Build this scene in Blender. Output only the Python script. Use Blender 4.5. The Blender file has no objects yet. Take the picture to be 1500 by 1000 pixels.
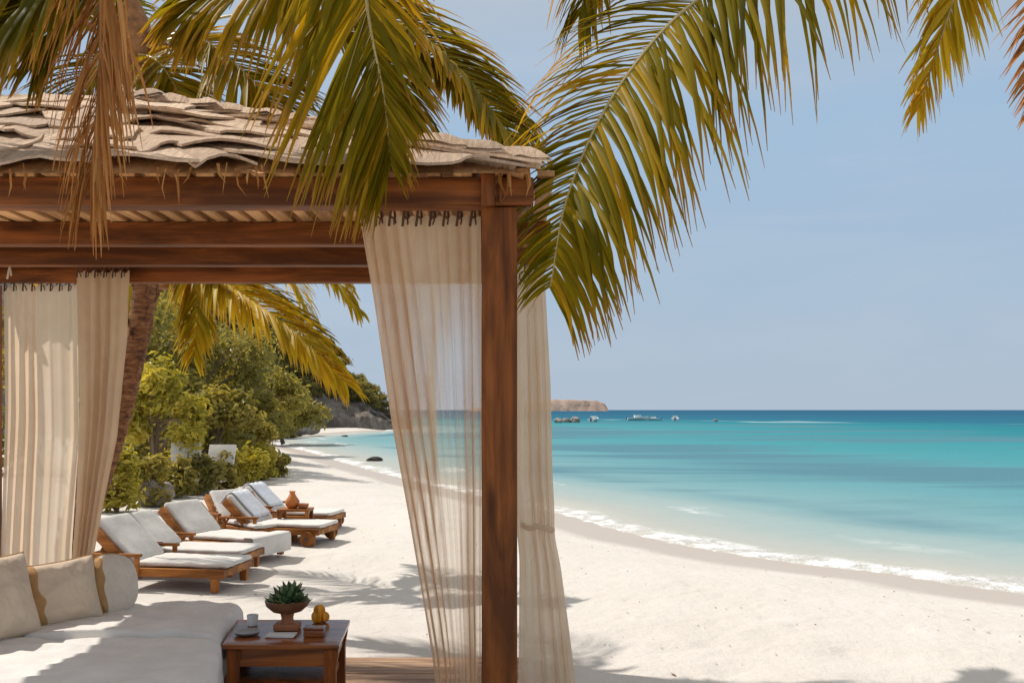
import bpy, bmesh, math, random
import numpy as np
from mathutils import Vector, Matrix, noise
R = math.radians
random.seed(7)
rng = np.random.default_rng(11)
S = bpy.context.scene
COL = S.collection
CAMZ, F = 1.6, 1400.0          # eye height; focal length in units of the 1500 wide frame

# ------------------------------------------------------------------ helpers
def P(px, py, d):
    """world point seen at (px,py) of a 1500x1000 frame, d metres in front of the lens"""
    return Vector(((px - 750) / F * d, d, CAMZ + (600 - py) / F * d))
def G(px, py, z=0.0):
    d = (CAMZ - z) * F / (py - 600)
    return Vector(((px - 750) / F * d, d, z))

def tag(o, label=None, cat=None, group=None, kind=None):
    if label: o['label'] = label
    if cat: o['category'] = cat
    if group: o['group'] = group
    if kind: o['kind'] = kind
    return o
def empty(name, loc=(0, 0, 0), rz=0.0):
    o = bpy.data.objects.new(name, None)
    o.location = loc; o.rotation_euler = (0, 0, rz); o.empty_display_size = .2
    COL.objects.link(o)
    return o
def thing(name, label, cat, loc=(0, 0, 0), rz=0.0, group=None):
    return tag(empty(name, loc, rz), label, cat, group)
def copy_tree(o, parent=None):
    c = o.copy(); COL.objects.link(c)
    if parent: c.parent = parent
    for ch in list(o.children):
        copy_tree(ch, c)
    return c

class MB:
    """collects geometry, then links it as ONE mesh object"""
    def __init__(s): s.v = []; s.f = []; s.a = []
    def add(s, vs, fs, a=None):
        n = len(s.v)
        s.v += [tuple(p) for p in vs]
        s.f += [tuple(i + n for i in f) for f in fs]
        if a is None: a = [(.5, .5)] * len(vs)
        s.a += a
    def tube(s, pts, rad, seg=8, cap=True, flat=1.0):
        pts = [Vector(p) for p in pts]
        n = len(pts)
        if not hasattr(rad, '__len__'): rad = [rad] * n
        vs, fs = [], []
        up = None
        for i in range(n):
            t = (pts[min(i + 1, n - 1)] - pts[max(i - 1, 0)]).normalized()
            if up is None:
                up = Vector((0, 0, 1)) if abs(t.z) < .9 else Vector((1, 0, 0))
            x = t.cross(up).normalized(); up = x.cross(t).normalized()
            for k in range(seg):
                a = 2 * math.pi * k / seg
                vs.append(pts[i] + x * math.cos(a) * rad[i] + up * math.sin(a) * rad[i] * flat)
        for i in range(n - 1):
            for k in range(seg):
                k2 = (k + 1) % seg
                fs.append((i * seg + k, i * seg + k2, (i + 1) * seg + k2, (i + 1) * seg + k))
        if cap:
            fs.append(tuple(range(seg))[::-1]); fs.append(tuple((n - 1) * seg + k for k in range(seg)))
        s.add(vs, fs)
    def box(s, lo, hi, bev=.006, M=None):
        """bevelled box"""
        bm = bmesh.new()
        bmesh.ops.create_cube(bm, size=1)
        c = [(lo[i] + hi[i]) / 2 for i in range(3)]; d = [hi[i] - lo[i] for i in range(3)]
        for v in bm.verts:
            v.co = Vector((c[0] + v.co.x * d[0], c[1] + v.co.y * d[1], c[2] + v.co.z * d[2]))
        if bev > 0:
            bmesh.ops.bevel(bm, geom=bm.edges[:], offset=min(bev, min(d) * .3), segments=2, affect='EDGES', profile=.6)
        if M is not None:
            bmesh.ops.transform(bm, matrix=M, verts=bm.verts[:])
        bm.verts.index_update()
        s.add([v.co.copy() for v in bm.verts], [tuple(v.index for v in f.verts) for f in bm.faces])
        bm.free()
    def lathe(s, prof, seg=24, c=(0, 0, 0)):
        vs, fs = [], []
        for (r, z) in prof:
            for k in range(seg):
                a = 2 * math.pi * k / seg
                vs.append((c[0] + r * math.cos(a), c[1] + r * math.sin(a), c[2] + z))
        for i in range(len(prof) - 1):
            for k in range(seg):
                k2 = (k + 1) % seg
                fs.append((i * seg + k, i * seg + k2, (i + 1) * seg + k2, (i + 1) * seg + k))
        fs.append(tuple(range(seg))[::-1]); fs.append(tuple((len(prof) - 1) * seg + k for k in range(seg)))
        s.add(vs, fs)
    def build(s, name, mat, parent=None, smooth=True, world=True, angle=40):
        me = bpy.data.meshes.new(name)
        vs = s.v
        if parent is not None and world:
            off = root_loc(parent)
            vs = [(p[0] - off[0], p[1] - off[1], p[2] - off[2]) for p in vs]
        me.from_pydata(vs, [], s.f)
        a = me.attributes.new('tint', 'FLOAT', 'POINT'); a.data.foreach_set('value', [t[0] for t in s.a])
        a = me.attributes.new('along', 'FLOAT', 'POINT'); a.data.foreach_set('value', [t[1] for t in s.a])
        me.materials.append(mat)
        if smooth:
            me.polygons.foreach_set('use_smooth', [True] * len(me.polygons))
            if angle: me.set_sharp_from_angle(angle=R(angle))
        o = bpy.data.objects.new(name, me); COL.objects.link(o)
        if parent is not None: o.parent = parent
        return o
def root_loc(o):
    l = Vector((0, 0, 0))
    while o is not None:
        l += o.location; o = o.parent
    return l

def rbox(sx, sy, sz, r, n=12, ez=3.0):
    """rounded box verts/faces centred at the origin (soft cushion)"""
    vs, fs, idx = [], [], {}
    def key(p): return tuple(round(c, 5) for c in p)
    def vert(p):
        k = key(p)
        if k not in idx:
            idx[k] = len(vs); vs.append(p)
        return idx[k]
    def ease(t): return math.sin(t * math.pi / 2) if True else t
    g = [ease(-1 + 2 * i / n) for i in range(n + 1)]
    for ax in range(3):
        for sg in (-1, 1):
            for i in range(n):
                for j in range(n):
                    q = []
                    for (a, b) in ((i, j), (i + 1, j), (i + 1, j + 1), (i, j + 1)):
                        p = [0, 0, 0]; p[ax] = sg; p[(ax + 1) % 3] = g[a]; p[(ax + 2) % 3] = g[b]
                        q.append(vert(tuple(p)))
                    fs.append(tuple(q if sg > 0 else q[::-1]))
    out = []
    h = Vector((sx / 2, sy / 2, sz / 2))
    rr = Vector((min(r, h.x), min(r, h.y), min(r, h.z)))
    for p in vs:
        q = Vector((p[0] * h.x, p[1] * h.y, p[2] * h.z))
        inner = Vector([max(-(h[i] - rr[i]), min(h[i] - rr[i], q[i])) for i in range(3)])
        d = q - inner
        dn = Vector([d[i] / rr[i] for i in range(3)])
        if dn.length > 1e-6:
            m = max(abs(c) for c in dn)
            dn = dn.normalized() * m
        out.append(inner + Vector([dn[i] * rr[i] for i in range(3)]))
    return out, fs

def nz(p, s=1.0, o=0): return noise.noise(Vector(p) * s + Vector((o * 7.3, o * 3.1, o * 1.7)))

def catmull(pts, n):
    pts = [Vector(p) for p in pts]
    q = [pts[0] * 2 - pts[1]] + pts + [pts[-1] * 2 - pts[-2]]
    out = []
    m = len(pts) - 1
    for i in range(n):
        t = i / (n - 1) * m; k = min(int(t), m - 1); u = t - k
        a, b, c, d = q[k:k + 4]
        out.append(.5 * ((2 * b) + (c - a) * u + (2 * a - 5 * b + 4 * c - d) * u * u + (3 * b - a - 3 * c + d) * u ** 3))
    return out

# ------------------------------------------------------------------ materials
def newmat(name):
    m = bpy.data.materials.new(name); m.use_nodes = True
    nt = m.node_tree; nt.nodes.clear()
    out = nt.nodes.new('ShaderNodeOutputMaterial')
    return m, nt, out
def N(nt, t, **kw):
    n = nt.nodes.new(t)
    for k, v in kw.items():
        if k.startswith('i_'):
            n.inputs[k[2:].replace('_', ' ')].default_value = v
        else: setattr(n, k, v)
    return n
def ramp(nt, src, stops, interp='LINEAR'):
    n = nt.nodes.new('ShaderNodeValToRGB'); n.color_ramp.interpolation = interp
    e = n.color_ramp.elements
    while len(e) < len(stops): e.new(.5)
    for i, (p, c) in enumerate(stops):
        e[i].position = p
        e[i].color = (c, c, c, 1) if not hasattr(c, '__len__') else (*c[:3], 1)
    nt.links.new(src, n.inputs[0])
    return n
def mixc(nt, fac, a, b, mode='MIX'):
    n = nt.nodes.new('ShaderNodeMix'); n.data_type = 'RGBA'; n.blend_type = mode
    for s, v in ((n.inputs[0], fac), (n.inputs[6], a), (n.inputs[7], b)):
        if hasattr(v, 'is_output'): nt.links.new(v, s)
        elif hasattr(v, '__len__'): s.default_value = (*v[:3], 1)
        else: s.default_value = v
    return n.outputs[2]
def math_(nt, op, a, b=None, clamp=False):
    n = nt.nodes.new('ShaderNodeMath'); n.operation = op; n.use_clamp = clamp
    for s, v in ((n.inputs[0], a), (n.inputs[1], b)):
        if v is None: continue
        if hasattr(v, 'is_output'): nt.links.new(v, s)
        else: s.default_value = v
    return n.outputs[0]
def bump(nt, h, strength, dist=.02):
    b = N(nt, 'ShaderNodeBump'); b.inputs['Strength'].default_value = strength; b.inputs['Distance'].default_value = dist
    nt.links.new(h, b.inputs['Height'])
    return b.outputs[0]
def noise_t(nt, vec, scale, detail=4, rough=.55, dist=0):
    n = N(nt, 'ShaderNodeTexNoise'); n.inputs['Scale'].default_value = scale
    n.inputs['Detail'].default_value = detail; n.inputs['Roughness'].default_value = rough; n.inputs['Distortion'].default_value = dist
    if vec is not None: nt.links.new(vec, n.inputs['Vector'])
    return n.outputs['Fac']
def coords(nt, scale=(1, 1, 1), kind='Object', rand=False):
    t = N(nt, 'ShaderNodeTexCoord'); m = N(nt, 'ShaderNodeMapping'); m.inputs['Scale'].default_value = scale
    if kind == 'Position':
        g = N(nt, 'ShaderNodeNewGeometry'); nt.links.new(g.outputs['Position'], m.inputs['Vector'])
    else: nt.links.new(t.outputs[kind], m.inputs['Vector'])
    return m.outputs[0]

def wood(name, c1, c2, axis='x', rough=.55, grain=1.0, bumps=.35, spec=.22):
    m, nt, out = newmat(name)
    i = 'xyz'.index(axis)
    sc = [22, 22, 22]; sc[i] = 1.2
    v = coords(nt, tuple(sc))
    f = noise_t(nt, v, 1.6 * grain, 6, .65, .6)
    sb = [5, 5, 5]; sb[i] = .7
    big = noise_t(nt, coords(nt, tuple(sb)), 1.7, 4, .6, .8)
    r = ramp(nt, f, [(.30, c1), (.70, c2)])
    c = mixc(nt, ramp(nt, big, [(.38, .75), (.56, .0)]).outputs[0], r.outputs[0], [x * .45 for x in c1])
    c = mixc(nt, ramp(nt, big, [(.54, .0), (.72, .55)]).outputs[0], c, [min(1, x * 1.45) for x in c2])
    # knots and checks
    sk = [9, 9, 9]; sk[i] = 2.2
    vo = N(nt, 'ShaderNodeTexVoronoi'); vo.inputs['Scale'].default_value = .55; nt.links.new(coords(nt, tuple(sk)), vo.inputs['Vector'])
    kn = ramp(nt, vo.outputs['Distance'], [(.05, .8), (.16, 0)])
    c = mixc(nt, kn.outputs[0], c, [x * .3 for x in c1])
    p = N(nt, 'ShaderNodeBsdfPrincipled'); p.inputs['Roughness'].default_value = rough
    p.inputs['Specular IOR Level'].default_value = spec
    nt.links.new(c, p.inputs['Base Color'])
    nt.links.new(bump(nt, f, bumps, .01), p.inputs['Normal'])
    nt.links.new(p.outputs[0], out.inputs[0])
    return m
def plain(name, c, rough=.6, var=.15, scale=8, bumps=.1, spec=.5, bscale=None, sheen=0):
    m, nt, out = newmat(name)
    v = coords(nt)
    f = noise_t(nt, v, scale, 5)
    r = ramp(nt, f, [(.25, [x * (1 - var) for x in c]), (.75, [min(1, x * (1 + var)) for x in c])])
    p = N(nt, 'ShaderNodeBsdfPrincipled'); p.inputs['Roughness'].default_value = rough
    p.inputs['Specular IOR Level'].default_value = spec
    if sheen: p.inputs['Sheen Weight'].default_value = sheen
    nt.links.new(r.outputs[0], p.inputs['Base Color'])
    h = noise_t(nt, v, bscale or scale * 4, 4)
    nt.links.new(bump(nt, h, bumps, .01), p.inputs['Normal'])
    nt.links.new(p.outputs[0], out.inputs[0])
    return m
def cloth(name, c, rough=.9, transl=.0, transp=0.0, weave=260, c2=None, bumps=.15, fold=0.0):
    m, nt, out = newmat(name)
    v = coords(nt)
    f = noise_t(nt, v, 6, 4)
    c2 = c2 or [x * .86 for x in c]
    r = ramp(nt, f, [(.3, c2), (.7, c)])
    p = N(nt, 'ShaderNodeBsdfPrincipled'); p.inputs['Roughness'].default_value = rough
    p.inputs['Specular IOR Level'].default_value = .2
    p.inputs['Sheen Weight'].default_value = .1
    nt.links.new(r.outputs[0], p.inputs['Base Color'])
    fine = noise_t(nt, v, weave, 2)
    med = noise_t(nt, v, 14, 4)
    h = math_(nt, 'ADD', math_(nt, 'MULTIPLY', fine, .25), med)
    nrm = bump(nt, h, bumps, .02)
    nt.links.new(nrm, p.inputs['Normal'])
    sh = p.outputs[0]
    if transl:
        t = N(nt, 'ShaderNodeBsdfTranslucent'); nt.links.new(r.outputs[0], t.inputs[0])
        mx = N(nt, 'ShaderNodeMixShader'); mx.inputs[0].default_value = transl
        nt.links.new(sh, mx.inputs[1]); nt.links.new(t.outputs[0], mx.inputs[2]); sh = mx.outputs[0]
    if transp:
        t = N(nt, 'ShaderNodeBsdfTransparent'); t.inputs[0].default_value = (1, .97, .93, 1)
        # vertical threads of uneven density
        th = noise_t(nt, coords(nt, (11, 11, .22)), 1.0, 4, .6)
        lw = N(nt, 'ShaderNodeLayerWeight'); lw.inputs[0].default_value = .35   # a sheer weave closes up when seen edge-on
        d = math_(nt, 'MULTIPLY', ramp(nt, th, [(.40, transp * .15), (.60, min(1, transp * 1.7))]).outputs[0],
                  math_(nt, 'SUBTRACT', 1.0, math_(nt, 'MULTIPLY', lw.outputs['Facing'], .85)))
        at = N(nt, 'ShaderNodeAttribute', attribute_name='along')
        d = math_(nt, 'MULTIPLY', d, at.outputs['Fac'])
        mx = N(nt, 'ShaderNodeMixShader'); nt.links.new(d, mx.inputs[0])
        nt.links.new(sh, mx.inputs[1]); nt.links.new(t.outputs[0], mx.inputs[2]); sh = mx.outputs[0]
    nt.links.new(sh, out.inputs[0])
    return m
def leaf(name, stops, tip=None, transl=.35, rough=.45, spec=.4):
    """tint attribute (one value per leaf) picks the leaf's own colour; along = position from stalk to tip"""
    m, nt, out = newmat(name)
    a = N(nt, 'ShaderNodeAttribute', attribute_name='tint')
    r = ramp(nt, a.outputs['Fac'], stops)
    c = r.outputs[0]
    if tip:
        b = N(nt, 'ShaderNodeAttribute', attribute_name='along')
        w = noise_t(nt, coords(nt), 9, 3)
        t = ramp(nt, math_(nt, 'ADD', b.outputs['Fac'], math_(nt, 'MULTIPLY', math_(nt, 'SUBTRACT', w, .5), .7)), [(.72, 0), (1.0, 1)])
        c = mixc(nt, t.outputs[0], c, tip)
    p = N(nt, 'ShaderNodeBsdfPrincipled'); p.inputs['Roughness'].default_value = rough
    p.inputs['Specular IOR Level'].default_value = spec
    nt.links.new(c, p.inputs['Base Color'])
    t = N(nt, 'ShaderNodeBsdfTranslucent')
    nt.links.new(mixc(nt, 1.0, c, (1.3, 1.15, .55), 'MULTIPLY'), t.inputs[0])
    mx = N(nt, 'ShaderNodeMixShader'); mx.inputs[0].default_value = transl
    nt.links.new(p.outputs[0], mx.inputs[1]); nt.links.new(t.outputs[0], mx.inputs[2])
    nt.links.new(mx.outputs[0], out.inputs[0])
    return m

WA, WB = (.125, .036, .007), (.28, .088, .019)
M = {}
for ax in 'xyz': M['wood_' + ax] = wood('timber_' + ax, WA, WB, ax)
M['slat'] = wood('slat_wood', (.48, .24, .095), (.68, .40, .19), 'y')
M['deckwood'] = wood('deck_wood', (.36, .21, .12), (.50, .32, .20), 'x', .6)
M['teak'] = wood('lounger_wood', (.24, .078, .014), (.44, .17, .036), 'x', .5)
M['teakz'] = wood('lounger_leg_wood', (.22, .07, .013), (.40, .15, .032), 'z', .5)
M['table'] = wood('table_wood', (.17, .045, .009), (.34, .105, .024), 'x', .22, bumps=.1, spec=.5)
M['tablez'] = wood('table_leg_wood', (.17, .045, .009), (.33, .10, .022), 'z', .4, bumps=.1)
M['white_cloth'] = cloth('white_cotton', (.86, .82, .76), bumps=.45)
M['pad'] = cloth('pad_cotton', (.76, .72, .665), bumps=.3)
M['towel'] = cloth('towel_cotton', (.72, .74, .79), weave=120, bumps=.5)
M['linen'] = cloth('linen', (.74, .585, .43), bumps=.5, weave=180)
M['linen_pale'] = cloth('pale_linen', (.80, .70, .58), bumps=.5, weave=180)
M['tan'] = cloth('tan_linen', (.52, .30, .125), bumps=.5, weave=140)
M['sheer'] = cloth('sheer_curtain', (.88, .69, .49), transl=.55, transp=.42, bumps=.1, c2=(.80, .59, .39))
M['drape'] = cloth('cream_curtain', (.85, .71, .55), transl=.5, transp=.08, bumps=.12, c2=(.80, .65, .48))
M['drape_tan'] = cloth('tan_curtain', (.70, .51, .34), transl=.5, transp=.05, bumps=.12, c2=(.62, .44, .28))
M['knot'] = plain('dark_cord', (.10, .05, .03), .9)
M['rope'] = plain('pale_rope', (.60, .52, .42), .9)
M['shake'] = None
M['frond'] = leaf('palm_green', [(0, (.085, .082, .004)), (.4, (.19, .16, .006)), (.7, (.33, .235, .010)), (1, (.55, .33, .015))], tip=(.38, .20, .04), transl=.52, spec=.12, rough=.5)
M['frond_gold'] = leaf('palm_gold', [(0, (.24, .21, .015)), (.4, (.48, .37, .02)), (1, (.70, .48, .03))], tip=(.46, .28, .05), transl=.5, spec=.15)
M['frond_dry'] = leaf('palm_dry', [(0, (.28, .115, .03)), (.5, (.46, .21, .065)), (1, (.62, .33, .12))], transl=.25, rough=.7, spec=.2)
M['litter'] = leaf('beach_litter', [(0, (.16, .11, .07)), (.5, (.34, .25, .17)), (1, (.50, .42, .32))], transl=.1, rough=.8, spec=.1)
M['rachis'] = plain('palm_rib', (.42, .33, .14), .5, .2, 6)
M['rachis_dry'] = plain('palm_rib_dry', (.28, .16, .08), .7, .25, 6)
M['fibre'] = plain('palm_fibre', (.30, .135, .05), .9, .5, 14, .8)

def trunk_mat():
    m, nt, out = newmat('palm_bark')
    v = coords(nt, (3, 3, 9))
    f = noise_t(nt, v, 3.5, 6, .7, .4)
    g = noise_t(nt, coords(nt), 22, 3)
    r = ramp(nt, f, [(.36, (.07, .024, .009)), (.5, (.27, .10, .034)), (.64, (.46, .22, .085))])
    c = mixc(nt, math_(nt, 'MULTIPLY', g, .4), r.outputs[0], (.10, .05, .03))
    p = N(nt, 'ShaderNodeBsdfPrincipled'); p.inputs['Roughness'].default_value = .9
    nt.links.new(c, p.inputs['Base Color']); nt.links.new(bump(nt, f, .9, .03), p.inputs['Normal'])
    nt.links.new(p.outputs[0], out.inputs[0]); return m
M['bark'] = trunk_mat()
M['twig'] = plain('tree_bark', (.20, .14, .09), .9, .35, 9, .6)

def shake_mat():
    m, nt, out = newmat('weathered_shakes')
    a = N(nt, 'ShaderNodeAttribute', attribute_name='tint')
    v = coords(nt, (20, 3.2, 6))
    f = noise_t(nt, v, 2.2, 7, .7, .6)
    base = ramp(nt, a.outputs['Fac'], [(0, (.50, .37, .27)), (.35, (.72, .52, .365)), (1, (.88, .66, .48))])
    c = mixc(nt, ramp(nt, f, [(.44, .0), (.72, .55)]).outputs[0], base.outputs[0], (.34, .22, .14))
    p = N(nt, 'ShaderNodeBsdfPrincipled'); p.inputs['Roughness'].default_value = .85
    p.inputs['Specular IOR Level'].default_value = .2
    nt.links.new(c, p.inputs['Base Color']); nt.links.new(bump(nt, f, .9, .02), p.inputs['Normal'])
    nt.links.new(p.outputs[0], out.inputs[0]); return m
M['shake'] = shake_mat()

def sand_mat():
    m, nt, out = newmat('beach_sand')
    pos = coords(nt, kind='Position')
    a = N(nt, 'ShaderNodeAttribute', attribute_name='shore')     # metres inland from the water's edge
    f = noise_t(nt, pos, .9, 5, .6)
    g = noise_t(nt, pos, 60, 3)
    d = noise_t(nt, coords(nt, (1, 1, 1), 'Position'), 7, 4, .6)
    c = ramp(nt, f, [(.3, (.60, .555, .50)), (.7, (.655, .61, .555))]).outputs[0]
    c = mixc(nt, ramp(nt, d, [(.60, 0), (.76, .28)]).outputs[0], c, (.55, .46, .37))
    c = mixc(nt, ramp(nt, g, [(.62, 0), (.72, .35)]).outputs[0], c, (.50, .41, .32))
    wn = noise_t(nt, coords(nt, (.5, .5, .5), 'Position'), 1.4, 4)
    w = math_(nt, 'ADD', a.outputs['Fac'], math_(nt, 'MULTIPLY', math_(nt, 'SUBTRACT', wn, .5), .9))
    wet = ramp(nt, math_(nt, 'MULTIPLY', w, .1), [(.0, 1), (.085, .9), (.125, 0)])
    c = mixc(nt, wet.outputs[0], c, (.47, .405, .345))
    p = N(nt, 'ShaderNodeBsdfPrincipled')
    nt.links.new(c, p.inputs['Base Color'])
    nt.links.new(ramp(nt, wet.outputs[0], [(0, .95), (1, .45)]).outputs[0], p.inputs['Roughness'])
    p.inputs['Specular IOR Level'].default_value = .25
    # footprints and wind ripples
    vo = N(nt, 'ShaderNodeTexVoronoi'); vo.inputs['Scale'].default_value = 3.2; nt.links.new(pos, vo.inputs['Vector'])
    foot = ramp(nt, vo.outputs['Distance'], [(.0, 0), (.28, 1)]).outputs[0]
    h = math_(nt, 'ADD', math_(nt, 'MULTIPLY', d, 1.0), math_(nt, 'MULTIPLY', foot, .5))
    h = math_(nt, 'ADD', h, math_(nt, 'MULTIPLY', g, .12))
    h = math_(nt, 'MULTIPLY', h, ramp(nt, wet.outputs[0], [(0, 1), (1, .1)]).outputs[0])
    nt.links.new(bump(nt, h, .38, .06), p.inputs['Normal'])
    nt.links.new(p.outputs[0], out.inputs[0]); return m
M['sand'] = sand_mat()

def water_mat():
    m, nt, out = newmat('sea_water')
    pos = coords(nt, kind='Position')
    a = N(nt, 'ShaderNodeAttribute', attribute_name='shore')     # metres offshore
    s = a.outputs['Fac']
    lg = math_(nt, 'DIVIDE', math_(nt, 'LOGARITHM', math_(nt, 'MAXIMUM', math_(nt, 'ADD', s, 1.0), 1.0), 10.0), 3.2)  # 0 shore .. 1 at ~1600 m
    wob = noise_t(nt, coords(nt, (.03, .06, .05), 'Position'), 1.0, 4)
    lgw = math_(nt, 'ADD', lg, math_(nt, 'MULTIPLY', math_(nt, 'SUBTRACT', wob, .5), .10))
    col = ramp(nt, lgw, [(.0, (.50, .46, .40)), (.12, (.40, .43, .40)), (.23, (.22, .36, .375)), (.33, (.120, .30, .335)),
                         (.43, (.060, .27, .305)), (.50, (.030, .24, .275)), (.54, (.014, .20, .24)), (.62, (.010, .125, .20)), (.85, (.007, .088, .165))])
    # seagrass / reef patches on the bottom, in belts along the shore
    pn = noise_t(nt, coords(nt, (.030, .10, .05), 'Position'), 1.0, 6, .62, .5)
    belt = ramp(nt, lg, [(.20, 0), (.235, .45), (.27, .10), (.325, .35), (.355, 1), (.40, .9), (.44, .1), (.52, .55), (.545, 0)]).outputs[0]
    pm = ramp(nt, math_(nt, 'ADD', pn, math_(nt, 'MULTIPLY', belt, .13)), [(.52, 0), (.63, .85)]).outputs[0]
    c = mixc(nt, math_(nt, 'MULTIPLY', pm, ramp(nt, lg, [(.2, 0), (.24, 1), (.53, 1), (.56, 0)]).outputs[0]), col.outputs[0], (.080, .195, .245))
    # foam at the edge: broken bands a few metres apart
    fn = noise_t(nt, coords(nt, (.55, .55, .55), 'Position'), 1.0, 3)
    fn2 = noise_t(nt, pos, 2.6, 6, .75)
    se = math_(nt, 'ADD', s, math_(nt, 'MULTIPLY', math_(nt, 'SUBTRACT', fn, .5), 1.2))
    b1 = ramp(nt, math_(nt, 'MULTIPLY', se, .1), [(.0, .6), (.015, 1), (.032, .85), (.062, .0)]).outputs[0]
    se2 = math_(nt, 'ADD', s, math_(nt, 'MULTIPLY', math_(nt, 'SUBTRACT', noise_t(nt, coords(nt, (.25, .25, .25), 'Position'), 1.0, 3), .5), 5.0))
    b2 = ramp(nt, math_(nt, 'MULTIPLY', se2, .1), [(.24, 0), (.27, .75), (.30, 0)]).outputs[0]
    b2 = math_(nt, 'MULTIPLY', b2, ramp(nt, noise_t(nt, coords(nt, (.16, .16, .16), 'Position'), 1.0, 2), [(.50, 0), (.62, 1)]).outputs[0])
    fm = math_(nt, 'MULTIPLY', math_(nt, 'MAXIMUM', b1, b2), ramp(nt, fn2, [(.40, .12), (.54, 1)]).outputs[0])
    # far reef breakers
    rf = math_(nt, 'MULTIPLY', ramp(nt, lgw, [(.565, 0), (.580, .5), (.60, 0)]).outputs[0],
               ramp(nt, noise_t(nt, coords(nt, (.05, .012, .05), 'Position'), 1.0, 4), [(.5, 0), (.6, 1)]).outputs[0])
    fm = math_(nt, 'MAXIMUM', fm, rf)
    c = mixc(nt, fm, c, (.86, .87, .86))
    w1 = noise_t(nt, coords(nt, (.9, 2.2, 1), 'Position'), 1.0, 6, .6, .3)
    w2 = noise_t(nt, coords(nt, (.12, .30, 1), 'Position'), 1.0, 4, .6)
    h = math_(nt, 'ADD', math_(nt, 'MULTIPLY', w1, .5), math_(nt, 'MULTIPLY', w2, 1.2))
    h = math_(nt, 'ADD', h, math_(nt, 'MULTIPLY', fm, .5))
    nr = bump(nt, h, .6, .14)
    df = N(nt, 'ShaderNodeBsdfDiffuse'); nt.links.new(c, df.inputs[0]); nt.links.new(nr, df.inputs['Normal'])
    gl = N(nt, 'ShaderNodeBsdfGlossy'); gl.inputs['Roughness'].default_value = .18; nt.links.new(nr, gl.inputs['Normal'])
    # a ruffled sea never turns into a full mirror at low angles: its wave faces lean towards the viewer
    lw = N(nt, 'ShaderNodeLayerWeight'); lw.inputs[0].default_value = .5; nt.links.new(nr, lw.inputs['Normal'])
    fr_ = math_(nt, 'ADD', .015, math_(nt, 'MULTIPLY', math_(nt, 'POWER', lw.outputs['Facing'], 4.0), .11))
    fr_ = math_(nt, 'MULTIPLY', fr_, math_(nt, 'SUBTRACT', 1.0, fm))
    mx = N(nt, 'ShaderNodeMixShader'); nt.links.new(fr_, mx.inputs[0]); nt.links.new(df.outputs[0], mx.inputs[1]); nt.links.new(gl.outputs[0], mx.inputs[2])
    nt.links.new(mx.outputs[0], out.inputs[0]); return m
M['water'] = water_mat()

def rock_mat(name, c1, c2, c3, sc=.6, streak=(1, 1, .35)):
    m, nt, out = newmat(name)
    v = coords(nt, streak, 'Position')
    f = noise_t(nt, v, sc, 8, .65, .5)
    g = noise_t(nt, v, sc * 4, 5, .7)
    r = ramp(nt, f, [(.3, c1), (.5, c2), (.7, c3)])
    c = mixc(nt, ramp(nt, g, [(.5, 0), (.65, .5)]).outputs[0], r.outputs[0], [x * .45 for x in c1])
    p = N(nt, 'ShaderNodeBsdfPrincipled'); p.inputs['Roughness'].default_value = .9
    p.inputs['Specular IOR Level'].default_value = .2
    nt.links.new(c, p.inputs['Base Color']); nt.links.new(bump(nt, math_(nt, 'ADD', f, g), .9, .3), p.inputs['Normal'])
    nt.links.new(p.outputs[0], out.inputs[0]); return m
M['cliff'] = rock_mat('cliff_rock', (.115, .092, .076), (.20, .168, .14), (.31, .268, .23), .7, (1.2, 1.2, .3))
M['island'] = rock_mat('island_rock', (.34, .235, .185), (.42, .30, .235), (.48, .37, .30), .03, (1, 1, 1))
M['boulder'] = rock_mat('boulder_rock', (.34, .28, .24), (.48, .41, .36), (.60, .53, .47), 2.0, (1, 1, 1))
M['darkrock'] = rock_mat('wet_rock', (.05, .045, .04), (.09, .08, .07), (.14, .12, .10), 2.0, (1, 1, 1))
M['soil'] = plain('hill_soil', (.10, .085, .04), .95, .4, .4, .5)
M['leaf_olive'] = leaf('leaf_olive', [(0, (.18, .165, .045)), (.5, (.33, .285, .075)), (1, (.54, .45, .15))], transl=.5)
M['leaf_dark'] = leaf('leaf_dark', [(0, (.15, .145, .045)), (.6, (.29, .26, .08)), (1, (.46, .39, .13))], transl=.5)
M['leaf_lime'] = leaf('leaf_lime', [(0, (.24, .225, .03)), (.5, (.44, .39, .06)), (1, (.64, .54, .12))], transl=.45)
M['leaf_far'] = leaf('leaf_far', [(0, (.19, .17, .06)), (.6, (.31, .265, .095)), (1, (.46, .38, .15))], transl=.5)
M['succulent'] = leaf('succulent_leaf', [(0, (.035, .06, .025)), (.5, (.09, .15, .06)), (1, (.26, .32, .14))], transl=.05, rough=.4)
M['terracotta'] = plain('terracotta', (.36, .13, .05), .6, .25, 12, .2)
M['bronze'] = plain('dark_clay', (.16, .07, .035), .35, .3, 14, .2)
M['boat'] = plain('boat_white', (.80, .80, .78), .4, .05)
M['boat_trim'] = plain('boat_trim', (.10, .14, .22), .4, .1)
M['paper'] = plain('paper_white', (.78, .77, .74), .7, .06)
M['fruit'] = plain('yellow_fruit', (.80, .34, .012), .45, .25, 20, .2)
M['orange'] = plain('orange_clay', (.55, .17, .03), .5, .2)
M['tray'] = plain('pewter', (.23, .22, .21), .3, .2)
M['metal'] = plain('iron_ring', (.05, .04, .035), .4, .2)

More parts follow.
